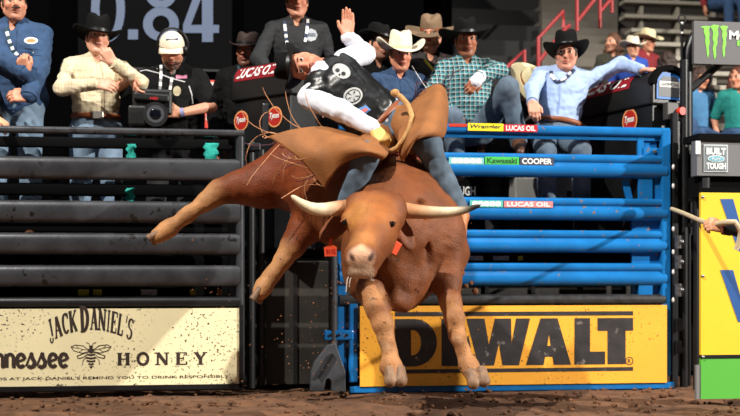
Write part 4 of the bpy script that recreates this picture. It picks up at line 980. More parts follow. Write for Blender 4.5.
def person(label, head, Y, up=(0, 0, 1), yaw=0, hd=(0, 0, 0), armA=None, armB=None, legs=None, s=1.0, fat=1.0, skin=(214, 158, 128),
           stub=None, brow=(60, 40, 28), shirt=None, trousers=None, vox=.0060, hair=None, hairlen=0, sleeve='long', collar=True, hem=.05, wr=.006,
           headR=None, left=None, name='person', boots=True, pel=None, group=None, smile=0, clothvox=.0085, jacket=0.0, vest=None, gloves=None, neckz=0, open_=True, sl=0.0):
    o = Person(); H = at(head[0], head[1], Y) if len(head) == 2 else Vector(head)
    U = Vector(up).normalized(); t = math.radians(yaw)
    e = Vector(left) if left else Vector((math.cos(t), math.sin(t), 0)); e = (e - U * e.dot(U)).normalized(); f = e.cross(U)
    HR = headR if headR is not None else euler_head(*hd)
    hx, hy, hz = [Vector(HR.col[i]) for i in range(3)]
    nb = H - hz * .115 * s - hy * .035 * s                                                   # skull base
    P = pel if pel is not None else nb - (U * (.525 + neckz)) * s + f * .0 * s
    R = Rm(e, f, U)
    o.P, o.U, o.e, o.f, o.H, o.HR, o.s = P, U, e, f, H, HR, s
    root = empty(name, Vector((P.x, P.y, max(0, P.z - .95 * s))), label, 'person', group); o.root = root
    def loc(a, b, c): return P + (e * a + f * b + U * c) * s
    def hl(a, b, c): return H + (hx * a + hy * b + hz * c) * s
    o.loc, o.hl = loc, hl
    # joints
    shA, shB = loc(-.178, -.01, .445), loc(.178, -.01, .445)
    def arm(sp, sh, sg):
        if sp is None: sp = dict(w=sh + (-U * .50 + e * sg * .06 + f * .06) * s, pole=(-f * .6 + e * sg * .4), fd=-U, pn=-e * sg, th=f, curl=.35)
        el, w_ = ik(sh, Vector(sp['w']), .285 * s, .255 * s, sp.get('pole', -f * .5 + e * sg * .5 - U * .5))
        return sp, sh, el, w_
    AA, BB = arm(armA, shA, -1), arm(armB, shB, 1); o.arms = (AA, BB)
    hipA, hipB = loc(-.09, 0, -.03), loc(.09, 0, -.03)
    def leg(sp, hp, sg):
        if sp is None: kn = hp + (Vector((0, 0, -.42)) + e * sg * .02 + f * .02) * s; an = kn + Vector((0, 0, -.41)) * s; toe = an + (f * .2 + e * sg * .04) * s + Vector((0, 0, -.05)) * s
        else: kn, an = Vector(sp['k']), Vector(sp['a']); toe = Vector(sp['t']) if 't' in sp else an + f * .2 * s
        return hp, kn, an, toe
    LA, LB = leg(legs[0] if legs else None, hipA, -1), leg(legs[1] if legs else None, hipB, 1); o.legs = (LA, LB)
    def torso(S, g, k=.05):
        S.ell(loc(0, 0, .02), ((.165 * fat + g) * s, (.112 * fat + g) * s, (.13 + g) * s), R, k=k)
        S.ell(loc(0, .01, .17), ((.150 * fat + g) * s, (.108 * fat + g) * s, (.14 + g) * s), R, k=k)
        S.ell(loc(0, .0, .32), ((.168 * (fat + 1) / 2 + g) * s, (.118 * (fat + 1) / 2 + g) * s, (.17 + g) * s), R, k=k)
        S.cap(loc(-.13, -.01, .43), loc(.13, -.01, .43), (.062 + g) * s, (.062 + g) * s, k=k)
        S.cap(loc(0, -.015, .50), loc(-.13, -.015, .445), (.05 + g) * s, (.05 + g) * s, k=k); S.cap(loc(0, -.015, .50), loc(.13, -.015, .445), (.05 + g) * s, (.05 + g) * s, k=k)
    # ---- body
    S = Sdf(vox); torso(S, -.004)
    S.cap(loc(0, -.012, .49), nb + hy * .01 * s, .058 * s, .053 * s, k=.03)
    for sp, sh, el, w_ in (AA, BB):
        S.chain([sh, el, w_], [.047 * s, .039 * s, .027 * s], k=.02)
        if gloves is None or sp is not gloves: add_hand(S, w_, sp.get('fd', w_ - el), sp.get('pn', -f), sp.get('th', U), sp.get('curl', .4), s, thumb_in=sp.get('ti', .5))
    HRm = HR
    S.ell(hl(0, -.018, .038), (.074 * s, .094 * s, .082 * s), HRm, k=.02)
    S.ell(hl(0, .022, -.028), (.063 * s, .066 * s, .088 * s), HRm, k=.03)
    for sg in (-1, 1):
        S.cap(hl(sg * .052, -.005, -.05), hl(sg * .024, .05, -.098), .022 * s, .021 * s, k=.025)
        S.ell(hl(sg * .043, .056, -.022), .024 * s, k=.02)
        S.ell(hl(sg * .033, .096, .010), (.019 * s, .016 * s, .011 * s), HRm, k=.010, sub=True)
        S.ell(hl(sg * .074, -.012, -.005), (.010 * s, .019 * s, .032 * s), HRm, k=.008)
    S.ell(hl(0, .066, -.102), (.024 * s, .02 * s, .018 * s), HRm, k=.02)
    S.cap(hl(-.036, .080, .026), hl(.036, .080, .026), .012 * s, .012 * s, k=.015)
    S.cap(hl(0, .088, .016), hl(0, .108, -.026), .0085 * s, .0125 * s, k=.010)
    for sg in (-1, 1): S.ell(hl(sg * .0125, .098, -.031), .0085 * s, k=.008)
    S.ell(hl(0, .084, -.056), (.025 * s, .011 * s, .0075 * s), HRm, k=.006); S.ell(hl(0, .083, -.071), (.021 * s, .011 * s, .0075 * s), HRm, k=.006)
    # complexion
    rmat = [list(r) for r in HRm]
    def pt(c, r, col, r0=.6, r1=1.15): S.paint(hl(*c), r0, r1, col, (rmat, [x * s for x in r]))
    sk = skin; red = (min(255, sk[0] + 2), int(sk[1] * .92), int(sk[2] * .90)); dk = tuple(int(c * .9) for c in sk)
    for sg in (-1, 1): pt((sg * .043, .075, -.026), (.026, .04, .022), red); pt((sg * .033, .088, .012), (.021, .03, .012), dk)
    pt((0, .11, -.028), (.017, .02, .016), red)
    if stub:
        pt((0, .05, -.085), (.062, .08, .040), stub, .75, 1.15); pt((0, .1, -.046), (.028, .02, .010), stub, .8, 1.2)
    pt((0, .098, -.063), (.024, .03, .0125), (int(sk[0] * .82), int(sk[1] * .6), int(sk[2] * .6)), .75, 1.05)
    pt((0, .098, -.0635), (.021, .03, .0028), (70, 35, 30), .8, 1.2)
    for sg in (-1, 1): pt((sg * .034, .09, .030), (.020, .03, .0050), brow, .8, 1.15)
    if hair: pt((0, -.045, .045), (.1, .095, .085), hair, .85, 1.02)
    o.body = S.mesh('body', M_skin, root, skin)
    for sg in (-1, 1):
        m = MB(); c = hl(sg * .033, .0775, .009); seg, rings = 10, 8
        for i in range(rings + 1):
            p = math.pi * i / rings
            for j in range(seg):
                q = 2 * math.pi * j / seg; r = .0125 * s; d = hy * math.cos(p) + hx * (math.sin(p) * math.cos(q)) + hz * (math.sin(p) * math.sin(q)); m.v.append(tuple(c + d * r))
        for i in range(rings):
            for j in range(seg): m.f.append((i * seg + j, (i + 1) * seg + j, (i + 1) * seg + (j + 1) % seg, i * seg + (j + 1) % seg)); m.m.append(1 if i < 2 else 0)
        m.build('eye', [M_eyew, M_iris], root, smooth='full')
    # ---- trousers
    if trousers:
        S = Sdf(clothvox + .0015); S.ell(loc(0, 0, .0), (.175 * fat * s, .122 * fat * s, .14 * s), R, k=.05); S.cut(loc(0, 0, .075), U)
        for hp, kn, an, toe in (LA, LB): S.chain([hp, kn, an], [.098 * s, .072 * s, .062 * s], k=.04)
        S.wrinkle(.005, 55, 3); o.trousers = S.mesh('trousers', trousers, root)
    if boots:
        for hp, kn, an, toe in (LA, LB):
            S = Sdf(.011); S.cap(an, an + (toe - an) * .25 , .05 * s, .048 * s, k=.02); S.cap(an + (toe - an) * .2, toe, .048 * s, .03 * s, k=.02); S.mesh('boot', mat('boot_leather', (84, 52, 32), .5), root)
    # ---- shirt
    if shirt:
        S = Sdf(clothvox); g = .010 + jacket; torso(S, g); S.cut(loc(0, 0, hem), -U)
        S.cap(loc(0, -.01, .475), loc(0, -.012, .512), .066 * s, .061 * s, k=.02); 
        for sp, sh, el, w_ in (AA, BB):
            if sleeve == 'long': S.chain([sh, el, el + (w_ - el) * .93], [(.060 + jacket + sl) * s, (.054 + jacket + sl) * s, (.040 + jacket + sl * .6) * s], k=.025)
            else: S.chain([sh, sh + (el - sh) * .85], [(.062 + jacket) * s, (.062 + jacket) * s], k=.025)
        S.wrinkle(wr, 42, int(abs(H.x) * 100) % 50 + 1); S.wrinkle(wr * .5, 95, 9)
        # open throat: a wedge cut below the chin
        if open_: S.ell(loc(0, .10, .505), (.030 * s, .07 * s, .055 * s), R, k=.015, sub=True)
        o.shirt = S.mesh('shirt', shirt, root)
        if sleeve == 'long':
            for sp, sh, el, w_ in (AA, BB):
                d = (w_ - el).normalized(); c = el + (w_ - el) * .93
                MB().tube([c - d * .03 * s, c + d * .022 * s], (.043 + jacket) * s, 14).build('cuff', shirt, root, smooth=True)
        if collar:
            vs = []; nq = 21
            for i in range(nq):
                q = math.radians(22 + 316 * i / (nq - 1)); sn, cs = math.sin(q), math.cos(q); fr_ = max(0, cs) ** 2
                for r_, z_ in ((.060, .505), (.066, .540 - .012 * fr_), (.074, .541 - .012 * fr_), (.092 + .012 * fr_, .500 - .035 * fr_)):
                    vs.append(loc(sn * r_ * 1.02, cs * r_ * .95 - .008, z_ - .012 * cs))
            MB().add(vs, [(4 * i + k_, 4 * i + k_ + 1, 4 * i + k_ + 5, 4 * i + k_ + 4) for i in range(nq - 1) for k_ in range(3)]).build('collar', shirt, root, smooth='full').modifiers.new('t', 'SOLIDIFY').thickness = .004
    # ---- hair
    if hair:
        S = Sdf(.0075); S.ell(hl(0, -.026, .046), (.083 * s, .098 * s, .086 * s), HRm, k=.02)
        S.ell(hl(0, .115, -.02), (.10 * s, .085 * s, .085 * s), HRm, k=.01, sub=True); S.cut(hl(0, 0, -.035 if not hairlen else -.06), -hz)
        for sg in (-1, 1): S.cap(hl(sg * .074, .012, .03), hl(sg * .076, .012, -.012), .008 * s, .006 * s, k=.01)
        if hairlen:
            for sg in (-1, -.45, 0, .45, 1): S.chain([hl(sg * .07, -.03 - .05 * (1 - abs(sg)), .02), hl(sg * .088, -.02 - .07 * (1 - abs(sg)), -.1), hl(sg * .09, .0 - .06 * (1 - abs(sg)), -.1 - hairlen)], [.045 * s, .045 * s, .028 * s], k=.03)
            S.wrinkle(.006, 90, 4)
        S.wrinkle(.003, 130, 5); o.hair = S.mesh('hair', mat('hair_%d_%d_%d' % hair, hair, .6, var=.3, vscale=60, bump=.4, bscale=200), root)
    return o
def cowboy_hat(o, m, band, tilt=-8, size=1.0, brim=.125, curl=.07, crown=.125, lift=.052, roll=0, dip=.02):
    """crown with a creased top and a brim turned up at the sides"""
    hx, hy, hz = [Vector(o.HR.col[i]) for i in range(3)]; s = o.s * size
    Rt = Matrix.Rotation(math.radians(tilt), 3, hx) @ Matrix.Rotation(math.radians(roll), 3, hy)
    X, Yv, Z = Rt @ hx, Rt @ hy, Rt @ hz; c = o.hl(0, -.012, lift)
    def pnt(a, b, z): return c + (X * a + Yv * b + Z * z) * s
    n = 40; mb = MB(); rings = []
    ra, rb = .084, .106
    for q in range(9):                                         # brim from the edge inwards
        t = 1 - q / 8; ring = []
        for j in range(n):
            th = 2 * math.pi * j / n; cs, sn = math.cos(th), math.sin(th)
            r_a = ra + brim * t * 1.0; r_b = rb + brim * t * .92
            z = curl * abs(cs) ** 2.2 * t ** 1.8 - dip * abs(sn) ** 3 * t ** 1.5
            ring.append(pnt(cs * (r_a - curl * .45 * abs(cs) ** 2 * t * t), sn * r_b, z))
        rings.append(ring)
    for q, (sc, z) in enumerate(((.99, .03), (.97, .06), (.93, .09), (.86, .112), (.74, .121), (.55, .120), (.3, .116), (.08, .114))):
        ring = []
        for j in range(n):
            th = 2 * math.pi * j / n; cs, sn = math.cos(th), math.sin(th); a_, b_ = cs * ra * sc, sn * rb * sc
            pinch = 1 - .26 * max(0, sn) ** 2 * min(1, z / .12)
            zz = z * crown / .12
            if q >= 3: zz -= (.013 * max(0, 1 - (abs(a_) / .036) ** 2) + .012 * max(0, sn) * sc) * crown / .12
            if q >= 2: zz -= .014 * max(0, sn) ** 2 * sc
            ring.append(pnt(a_ * pinch, b_, zz))
        rings.append(ring)
    vs = [v for r in rings for v in r]; k = len(rings)
    fs = [(i * n + j, i * n + (j + 1) % n, (i + 1) * n + (j + 1) % n, (i + 1) * n + j) for i in range(k - 1) for j in range(n)] + [tuple(range((k - 1) * n, k * n))]
    h = mb.add(vs, fs).build('cowboy_hat', m, o.root, smooth='full')
    so = h.modifiers.new('thickness', 'SOLIDIFY'); so.thickness = .004 * s; so.offset = 0
    if band:
        vs = []
        for z in (.006, .028):
            for j in range(n): th = 2 * math.pi * j / n; vs.append(pnt(math.cos(th) * (ra + .003), math.sin(th) * (rb + .003), z))
        MB().add(vs, [(j, (j + 1) % n, n + (j + 1) % n, n + j) for j in range(n)]).build('hat_band', band, h, smooth='full')
    return h
def belt(o, m, mb=None, z=.075, w=.019):
    pts = [o.loc(math.cos(t) * .172, math.sin(t) * .124, z) for t in np.linspace(0, 2 * math.pi, 33)]
    b = MB().tube(pts, w * o.s * .45, 8, cap=False, flat=(o.U, 2.1)).build('belt', m, o.root, smooth=True)
    if mb:
        m_ = MB().box(o.loc(0, .135, z), (.075 * o.s, .012, .055 * o.s), Rm(o.e, o.f, o.U), bev=.005); m_.build('belt_buckle', mb, b)
def ribbon(name, pts, wdt, m, parent, width_dir, thick=.003):
    """flat strap through points"""
    vs = []; wd = Vector(width_dir).normalized(); fw = []
    for p in pts: p = Vector(p); vs += [p - wd * wdt / 2, p + wd * wdt / 2]
    fs = [(2 * i, 2 * i + 1, 2 * i + 3, 2 * i + 2) for i in range(len(pts) - 1)]
    o = MB().add(vs, fs).build(name, m, parent, smooth='full'); so = o.modifiers.new('t', 'SOLIDIFY'); so.thickness = thick; return o
# ------------------------------------------------------------------ clothing materials
F_denim = mat('blue_denim', (42, 70, 106), .85, var=.2, vscale=18, bump=.2, bscale=220)
F_jeans = mat('faded_jeans', (112, 134, 156), .85, var=.25, vscale=12, bump=.25, bscale=220)
F_jeans2 = mat('grey_blue_jeans', (84, 100, 116), .85, var=.25, vscale=12, bump=.25, bscale=220)
F_dark = mat('dark_trousers', (22, 23, 26), .85, var=.2, vscale=12)
F_cream = mat('cream_check_shirt', (214, 200, 168), .85, plaid=[(0, 260, 0, .75, (170, 150, 118), .35), (2, 260, 1, .75, (170, 150, 118), .35)], var=.08, vscale=20)
F_black = mat('black_cloth', (10, 10, 11), .9, spec=.2, var=.25, vscale=14)
F_char = mat('charcoal_cloth', (30, 31, 34), .85, var=.2, vscale=14)
F_navy = mat('navy_chambray', (38, 64, 98), .85, var=.2, vscale=30, bump=.15, bscale=200)
F_light = mat('light_blue_shirt', (158, 180, 220), .8, var=.06, vscale=25)
F_white = mat('white_shirt', (222, 224, 234), .8, var=.04, vscale=25)
F_teal = mat('teal_plaid_shirt', (26, 32, 38), .85, plaid=[(0, 170, .3, .2, (40, 120, 132), .7), (2, 170, 1.2, .3, (60, 140, 150), .65), (0, 170, 1.9, .9, (196, 200, 196), .55), (2, 170, 2.8, .9, (210, 212, 206), .6)])
F_motley = mat('dark_motley_shirt', (40, 34, 34), .8, var=.5, vscale=40, spots=((150, 60, 50), 30, .6))
H_black = mat('black_felt', (8, 8, 9), .9, var=.15, vscale=20, spec=.2)
H_white = mat('cream_felt', (226, 214, 192), .8, var=.04, vscale=15)
H_brown = mat('brown_felt', (122, 98, 74), .85, var=.1, vscale=15)
H_tan = mat('straw_tan', (214, 200, 160), .85, var=.08, vscale=15)
L_brown = mat('brown_leather', (132, 70, 36), .5, var=.15, vscale=25, bump=.15, bscale=80)
L_tan = mat('tan_chap_leather', (144, 90, 44), .75, var=.18, vscale=10, bump=.25, bscale=70)
L_glove = mat('glove_leather', (224, 180, 104), .65, var=.1, vscale=30)
L_vest = mat('black_vest_leather', (20, 21, 22), .35, var=.3, vscale=14, bump=.2, bscale=45)
K_metal = mat('buckle_silver', (200, 196, 186), .3, .7)
def near_hit(o, p):
    c = [l for l in (project(o.shirt, *p)[0], project(o.body, *p)[0]) if l]
    return min(c, key=lambda l: (l - CAM).length) if c else None
def scarf(o, path, w, cA, cB, name='lanyard'):
    """checked strap lying on the shirt along a pixel path"""
    for i in range(len(path) - 1):
        a_, b_ = path[i], path[i + 1]; n = max(1, int(math.hypot(b_[0] - a_[0], b_[1] - a_[1]) / 3.2))
        for k in range(n):
            p = [(a_[0] + (b_[0] - a_[0]) * (k + d) / n, a_[1] + (b_[1] - a_[1]) * (k + d) / n) for d in (0, 1)]
            l0, l1 = near_hit(o, p[0]), near_hit(o, p[1])
            if l0 and l1 and (l0 - l1).length < .12:
                yield_pts.append((l0 - ray(*p[0]) * .006, l1 - ray(*p[1]) * .006, (i + k) % 2))
yield_pts = []
def lanyard(o, path, w, mA, mB):
    yield_pts.clear(); scarf(o, path, w, None, None)
    A_, B_ = MB(), MB()
    for l0, l1, q in yield_pts: B_.v or B_.tube([y_[0] for y_ in yield_pts] + [yield_pts[-1][1]], w, 6, flat=((0, -1, 0), .35)); q and A_.tube([l0 + Vector((0, -.003, 0)), l1 + Vector((0, -.003, 0))], w * 1.02, 6, flat=((0, -1, 0), .35))
    la = None
    if B_.v: la = B_.build('lanyard', mB, o.root, smooth=True)
    if A_.v: tag(A_.build('lanyard_check', mA, la or o.root, smooth=True), kind='stuff')

# ------------------------------------------------------------------ the rider
HRr = Rm((0.06, .1, .99), (.12, -.93, .18), (-.98, .05, .04))
hx_ = Vector((-.95, .14, .02)).normalized(); fw_ = Vector((.18, -.96, -.12)); fw_ = (fw_ - hx_ * fw_.dot(hx_)).normalized(); lf_ = fw_.cross(hx_)
HRr = Rm(lf_, fw_, hx_)
wA = at(376, 130, -1.56); wB = at(347.5, 36, -1.05)
ra_ = dict(w=wA, pole=(-.1, -1, .35), fd=at(391, 151, -1.66) - wA, pn=(-.2, .9, -.5), th=(.7, -.1, .5), curl=.95)
rb_ = dict(w=wB, pole=(.6, .9, -.5), fd=(.05, .1, 1), pn=(-.35, -.9, 0), th=(-.9, .2, 0), curl=.12, ti=.3)
Prid = at(385, 125, -1.22)
rid = person('bull rider in black vest and white shirt leaning far back with one arm raised', (303.5, 66), -1.05, up=(-.70, .16, .60), left=(.72, .22, .62), headR=HRr,
             armA=ra_, armB=rb_, pel=Prid, legs=[dict(k=at(366, 156, -1.66), a=at(345, 210, -1.5), t=at(330, 226, -1.6)), dict(k=at(428, 146, -1.66), a=at(457, 208, -1.62), t=at(461, 236, -1.7))],
             s=1.09, open_=False, sl=.009, skin=(210, 142, 114), stub=(170, 112, 90), shirt=F_white, trousers=F_jeans2, vox=.0058, clothvox=.008, hem=-.02, wr=.0045, gloves=ra_, fat=1.0, boots=False)
cowboy_hat(rid, H_black, M_vinyl, tilt=12, brim=.078, curl=.05)
hat_r = rid
S = Sdf(.008)
def vloc(a_, b_, c_): return rid.loc(a_, b_, c_)
Rv = Rm(rid.e, rid.f, rid.U)
S.ell(vloc(0, .0, .10), (.196, .150, .17), Rv, k=.05); S.ell(vloc(0, .0, .22), (.192, .152, .18), Rv, k=.05); S.ell(vloc(0, 0, .33), (.206, .160, .185), Rv, k=.05)
S.cap(vloc(-.14, -.01, .425), vloc(.14, -.01, .425), .094, .094, k=.04); S.cap(vloc(-.07, -.01, .475), vloc(.07, -.01, .475), .078, .078, k=.04)
S.cut(vloc(0, 0, .03), -rid.U); S.cut(vloc(.175, 0, 0), rid.e); S.cut(vloc(-.175, 0, 0), -rid.e)
S.ell(vloc(0, .14, .53), (.04, .09, .09), Rv, k=.015, sub=True); S.wrinkle(.004, 60, 12)
vest = S.mesh('vest', L_vest, rid.root)
# prints on the vest
M_sil = mat('silver_print', (176, 178, 176), .5)
def ring_px(cx, cy, rx, ry, rot=0, n=20): 
    c, s_ = math.cos(rot), math.sin(rot); return [(cx + rx * math.cos(2 * math.pi * i / n) * c - ry * math.sin(2 * math.pi * i / n) * s_, cy + rx * math.cos(2 * math.pi * i / n) * s_ + ry * math.sin(2 * math.pi * i / n) * c) for i in range(n)]
decal('skull_print', vest, ring_px(341.5, 71, 9.5, 7, .5), M_sil, rid.root)
for px, py, r1, r2 in ((337.5, 70, 2.2, 2), (343.5, 73.5, 2.2, 2), (339.5, 74.5, .9, 1.1)): decal('skull_hole', vest, ring_px(px, py, r1, r2), M_vinyl, rid.root, off=.007)
decal('round_print', vest, ring_px(353, 96, 10, 8.4, -.5), M_sil, rid.root)
decal('print_ring', vest, ring_px(353, 96, 8, 6.4, -.5), M_vinyl, rid.root, off=.006)
decal('print_core', vest, ring_px(353, 96, 7, 5.4, -.5), M_sil, rid.root, off=.009)
for k in range(5):
    aa = k * 1.256; decal('print_stroke', vest, [(353 + math.cos(aa) * 1, 96 + math.sin(aa)), (353 + math.cos(aa + .12) * 6, 96 + math.sin(aa + .12) * 5), (353 + math.cos(aa - .12) * 6, 96 + math.sin(aa - .12) * 5)], M_vinyl, rid.root, off=.012)
decal('patch', vest, [(357, 109), (366, 105), (371, 110), (362, 116)], mat('patch_blue', (90, 140, 200), .6), rid.root)
decal('patch_core', vest, [(360, 110.5), (366, 107.5), (368.5, 110), (363, 113.5)], mat('patch_pink', (215, 120, 120), .6), rid.root, off=.006)
# glove
S = Sdf(.006); sp, sh, el, w_ = rid.arms[0]; S.cap(w_ - (w_ - el).normalized() * .06, w_, .040, .036, k=.015)
add_hand(S, w_, ra_['fd'], ra_['pn'], ra_['th'], .95, 1.12, .003); gl = S.mesh('glove', L_glove, rid.root)
d = (w_ - el).normalized()
for k in (-.05, -.02): MB().tube([w_ + d * (k - .006), w_ + d * (k + .006)], .0425, 14).build('glove_strap', L_brown, gl, smooth=True)
# boots
M_boot = mat('tan_boot', (176, 112, 62), .55, var=.15)
for (hp, kn, an, toe), sg in zip(rid.legs, (-1, 1)):
    S = Sdf(.008); S.cap(an + (kn - an).normalized() * .06, an + (an - kn).normalized() * .06, .05, .048, k=.02); S.cap(an + (an - kn).normalized() * .05, toe, .048, .034, k=.03); S.mesh('boot', M_boot, rid.root)
    MB().tube([an + Vector((0, .06, -.03)), an + Vector((sg * .02, .13, -.02))], .008, 6).build('spur', K_metal, rid.root, smooth=True)
belt(rid, L_brown, None, z=.02)
# chaps: curved leather sheets laid over the thighs
def sheet(name, grid, m, parent, thick=.007, sub=3, ripple=.008, seed=1):
    g = [[at(*p) for p in row] for row in grid]; R_, C_ = len(g), len(g[0]); K = 5
    def cr(p0, p1, p2, p3, t): return .5 * ((2 * p1) + (p2 - p0) * t + (2 * p0 - 5 * p1 + 4 * p2 - p3) * t * t + (3 * p1 - p0 - 3 * p2 + p3) * t ** 3)
    def row(r, u):
        i = min(int(u), C_ - 2); t = u - i; q = g[r]; return cr(q[max(i - 1, 0)], q[i], q[i + 1], q[min(i + 2, C_ - 1)], t)
    nu, nv = (C_ - 1) * K + 1, (R_ - 1) * K + 1; vs = []
    for b in range(nv):
        v = b / K; j = min(int(v), R_ - 2); t = v - j
        for a_ in range(nu):
            u = a_ / K; p = cr(*[row(min(max(j + q, 0), R_ - 1), u) for q in (-1, 0, 1, 2)], t)
            p = p + Vector((0, 1, .4)) * ripple * math.sin(u * 3.1 + v * 1.7 + seed); vs.append(p)
    fs = [(b * nu + a_, b * nu + a_ + 1, (b + 1) * nu + a_ + 1, (b + 1) * nu + a_) for b in range(nv - 1) for a_ in range(nu - 1)]
    o = MB().add(vs, fs).build(name, m, parent, smooth='full'); so = o.modifiers.new('t', 'SOLIDIFY'); so.thickness = thick; so.offset = 0
    return o, vs, nu, nv
chA, vsA, nuA, nvA = sheet('chap', [
    [(268, 137, -1.35), (295, 129, -1.38), (322, 127, -1.40), (350, 133, -1.42), (376, 140, -1.46), (392, 148, -1.52)],
    [(284, 147, -1.42), (302, 141, -1.46), (325, 137, -1.50), (350, 140, -1.60), (374, 144, -1.70), (389, 152, -1.68)],
    [(304, 163, -1.50), (316, 157, -1.58), (331, 152, -1.62), (350, 149, -1.76), (371, 151, -1.84), (386, 157, -1.76)],
    [(326, 190, -1.52), (329, 182, -1.56), (336, 171, -1.62), (349, 161, -1.70), (366, 155, -1.77), (382, 160, -1.74)]], L_tan, rid.root)
chB, vsB, nuB, nvB = sheet('chap', [
    [(400, 116, -1.30), (414, 100, -1.26), (428, 88, -1.24), (439, 84, -1.24), (446, 90, -1.22)],
    [(398, 132, -1.48), (412, 116, -1.52), (427, 102, -1.52), (440, 96, -1.50), (448, 104, -1.40)],
    [(398, 146, -1.62), (409, 134, -1.70), (424, 122, -1.74), (438, 117, -1.70), (447, 122, -1.54)],
    [(400, 157, -1.66), (407, 146, -1.74), (420, 134, -1.80), (434, 131, -1.78), (445, 135, -1.62)],
    [(402, 162, -1.62), (407, 154, -1.70), (416, 141, -1.78), (428, 136, -1.78), (441, 139, -1.66)]], L_tan, rid.root, seed=2)
# inner leather wraps on both thighs
for (hp, kn, an, toe) in rid.legs:
    S = Sdf(.010); S.cap(hp + (kn - hp) * .15, hp + (kn - hp) * .82, .115, .098, k=.02); S.wrinkle(.006, 40, 8); S.mesh('chap_wrap', L_tan, rid.root)
rng = random.Random(5); fr = MB(); fd2 = MB()
def strand(m_, p, vel, n=7, r=.0028):
    pts = [p]; v = Vector(vel)
    for i in range(n): w0 = (w0 if i else rng.uniform(-.5, .5)); v = Matrix.Rotation(w0, 3, 'Y') @ v + Vector((rng.uniform(-.006, .006), rng.uniform(-.006, .006), rng.uniform(-.006, .004))); pts.append(pts[-1] + v)
    m_.tube(pts, [r] * (len(pts) - 1) + [r * .5], 5)
for i in range(20):
    q = rng.random(); b = int(q * (nvA - 1)); p = vsA[b * nuA]; strand(fr if i % 3 else fd2, p, (rng.uniform(-.03, -.005), rng.uniform(-.02, .02), rng.uniform(-.025, .015)))
for i in range(8): p = vsA[rng.randrange(nuA // 2)]; strand(fr, p, (rng.uniform(-.05, -.02), 0, rng.uniform(-.005, .03)))
for i in range(12): p = vsB[rng.randrange(nuB)]; strand(fd2, p, (rng.uniform(-.02, .02), -.01, rng.uniform(.0, .03)), 6)
tag(fr.build('fringe', mat('fringe_tan', (188, 132, 92), .7), rid.root, smooth=True), kind='stuff'); tag(fd2.build('fringe', mat('fringe_plum', (88, 52, 62), .7), rid.root, smooth=True), kind='stuff')
# bull rope with its loose tail
rope = empty('bull_rope', at(392, 152, -1.5), 'braided tan bull rope in the gloved hand with its tail flying up', 'rope')
M_rope = mat('braided_rope', (188, 140, 86), .8, var=.25, vscale=50, bump=.5, bscale=120)
MB().tube([at(*p) for p in ((396, 94, -1.5), (401, 97, -1.52), (408, 105, -1.55), (412, 116, -1.6), (410, 128, -1.66), (404, 139, -1.7), (397, 148, -1.68), (391, 151, -1.62))], [.016, .018, .018, .018, .018, .017, .016, .016], 8).build('tail', M_rope, rope, smooth=True)
MB().ball(at(395, 93, -1.5), (.03, .026, .026), 10, 7).build('knot', M_rope, rope, smooth=True)
pts = []
for px in range(376, 428, 4):
    l, n_ = project(hide, px, 153 + (px - 398) ** 2 * .012)
    pts.append((l + Vector((0, 0, .012))) if l else at(px, 155, -1.4))
pts = [p for p in pts if p is not None]
MB().tube(pts, .016, 8).build('loop', M_rope, rope, smooth=True)
MB().tube([p + Vector((0, -.02, -.022)) for p in pts], .009, 8).build('cord', mat('rope_red', (150, 50, 40), .7), rope, smooth=True)

# ------------------------------------------------------------------ crew on the deck, left
d1 = dict(w=at(26, 73, .18), pole=(-.6, -.2, -.7), fd=(-.25, -.3, .9), pn=(.3, .8, .1), th=(.8, -.2, .3), curl=.95)
d2 = dict(w=at(28, 99, .18), pole=(.8, .1, -.4), fd=(-1, -.1, .05), pn=(-.1, .9, -.3), th=(0, 0, 1), curl=.55)
p1 = person('man with a moustache in a blue denim jacket at the far left', (14, 4), .48, yaw=-6, hd=(14, 2, -4), armA=d1, armB=d2, fat=1.22, s=1.14,
            skin=(216, 150, 120), stub=(186, 128, 102), shirt=F_denim, trousers=F_jeans, hair=(52, 34, 24), hem=-.11, jacket=.014, group=None)
MB().tube([p1.hl(-.028, .094, -.050), p1.hl(-.012, .106, -.044), p1.hl(.012, .106, -.044), p1.hl(.028, .094, -.050)], [.005, .009, .009, .005], 8).build('moustache', mat('moustache', (70, 42, 28), .7), p1.root, smooth=True)
decal('patch', p1.shirt, ring_px(31, 40.5, 7, 3.4), M_white, p1.root); decal('patch_core', p1.shirt, ring_px(31, 40.5, 4.5, 1.8), mat('patch_orange', (216, 130, 70), .6), p1.root, off=.006)
F_seam = mat('denim_seam', (34, 58, 90), .85)
surf_tube('pocket_seam', p1.shirt, [(24, 48), (42, 50)], .003, F_seam, p1.root); surf_tube('pocket_seam', p1.shirt, [(24, 54), (42, 56)], .003, F_seam, p1.root)
surf_tube('front_seam', p1.shirt, [(17, 30), (16, 55), (17, 85), (18, 112)], .003, F_seam, p1.root)
MB().ball(project(p1.shirt, 33, 53)[0] or at(33, 53, .6), .007).build('button', K_metal, p1.root, smooth=True)
lanyard(p1, [(6, 28), (9, 40), (13, 50), (20, 58)], .014, M_white, mat('teal_dark', (24, 60, 70), .7))
ribbon('collar_tag', [at(21, 9, .78), at(20.5, 22, .76)], .03, M_white, p1.root, (1, 0, 0))

# someone just outside the frame, hand on the rail
g1 = dict(w=at(-3, 121, .10), pole=(-.4, .3, -.8), fd=(.72, -.3, -.5), pn=(-.2, .2, -1), th=(.2, -1, 0), curl=.62)
p0 = person('person mostly out of frame whose hand grips the top rail at far left', (-33, 46), .42, yaw=10, armB=g1, s=1.0, shirt=F_black, trousers=F_jeans, hair=(40, 30, 24), skin=(226, 166, 128), vox=.0065)

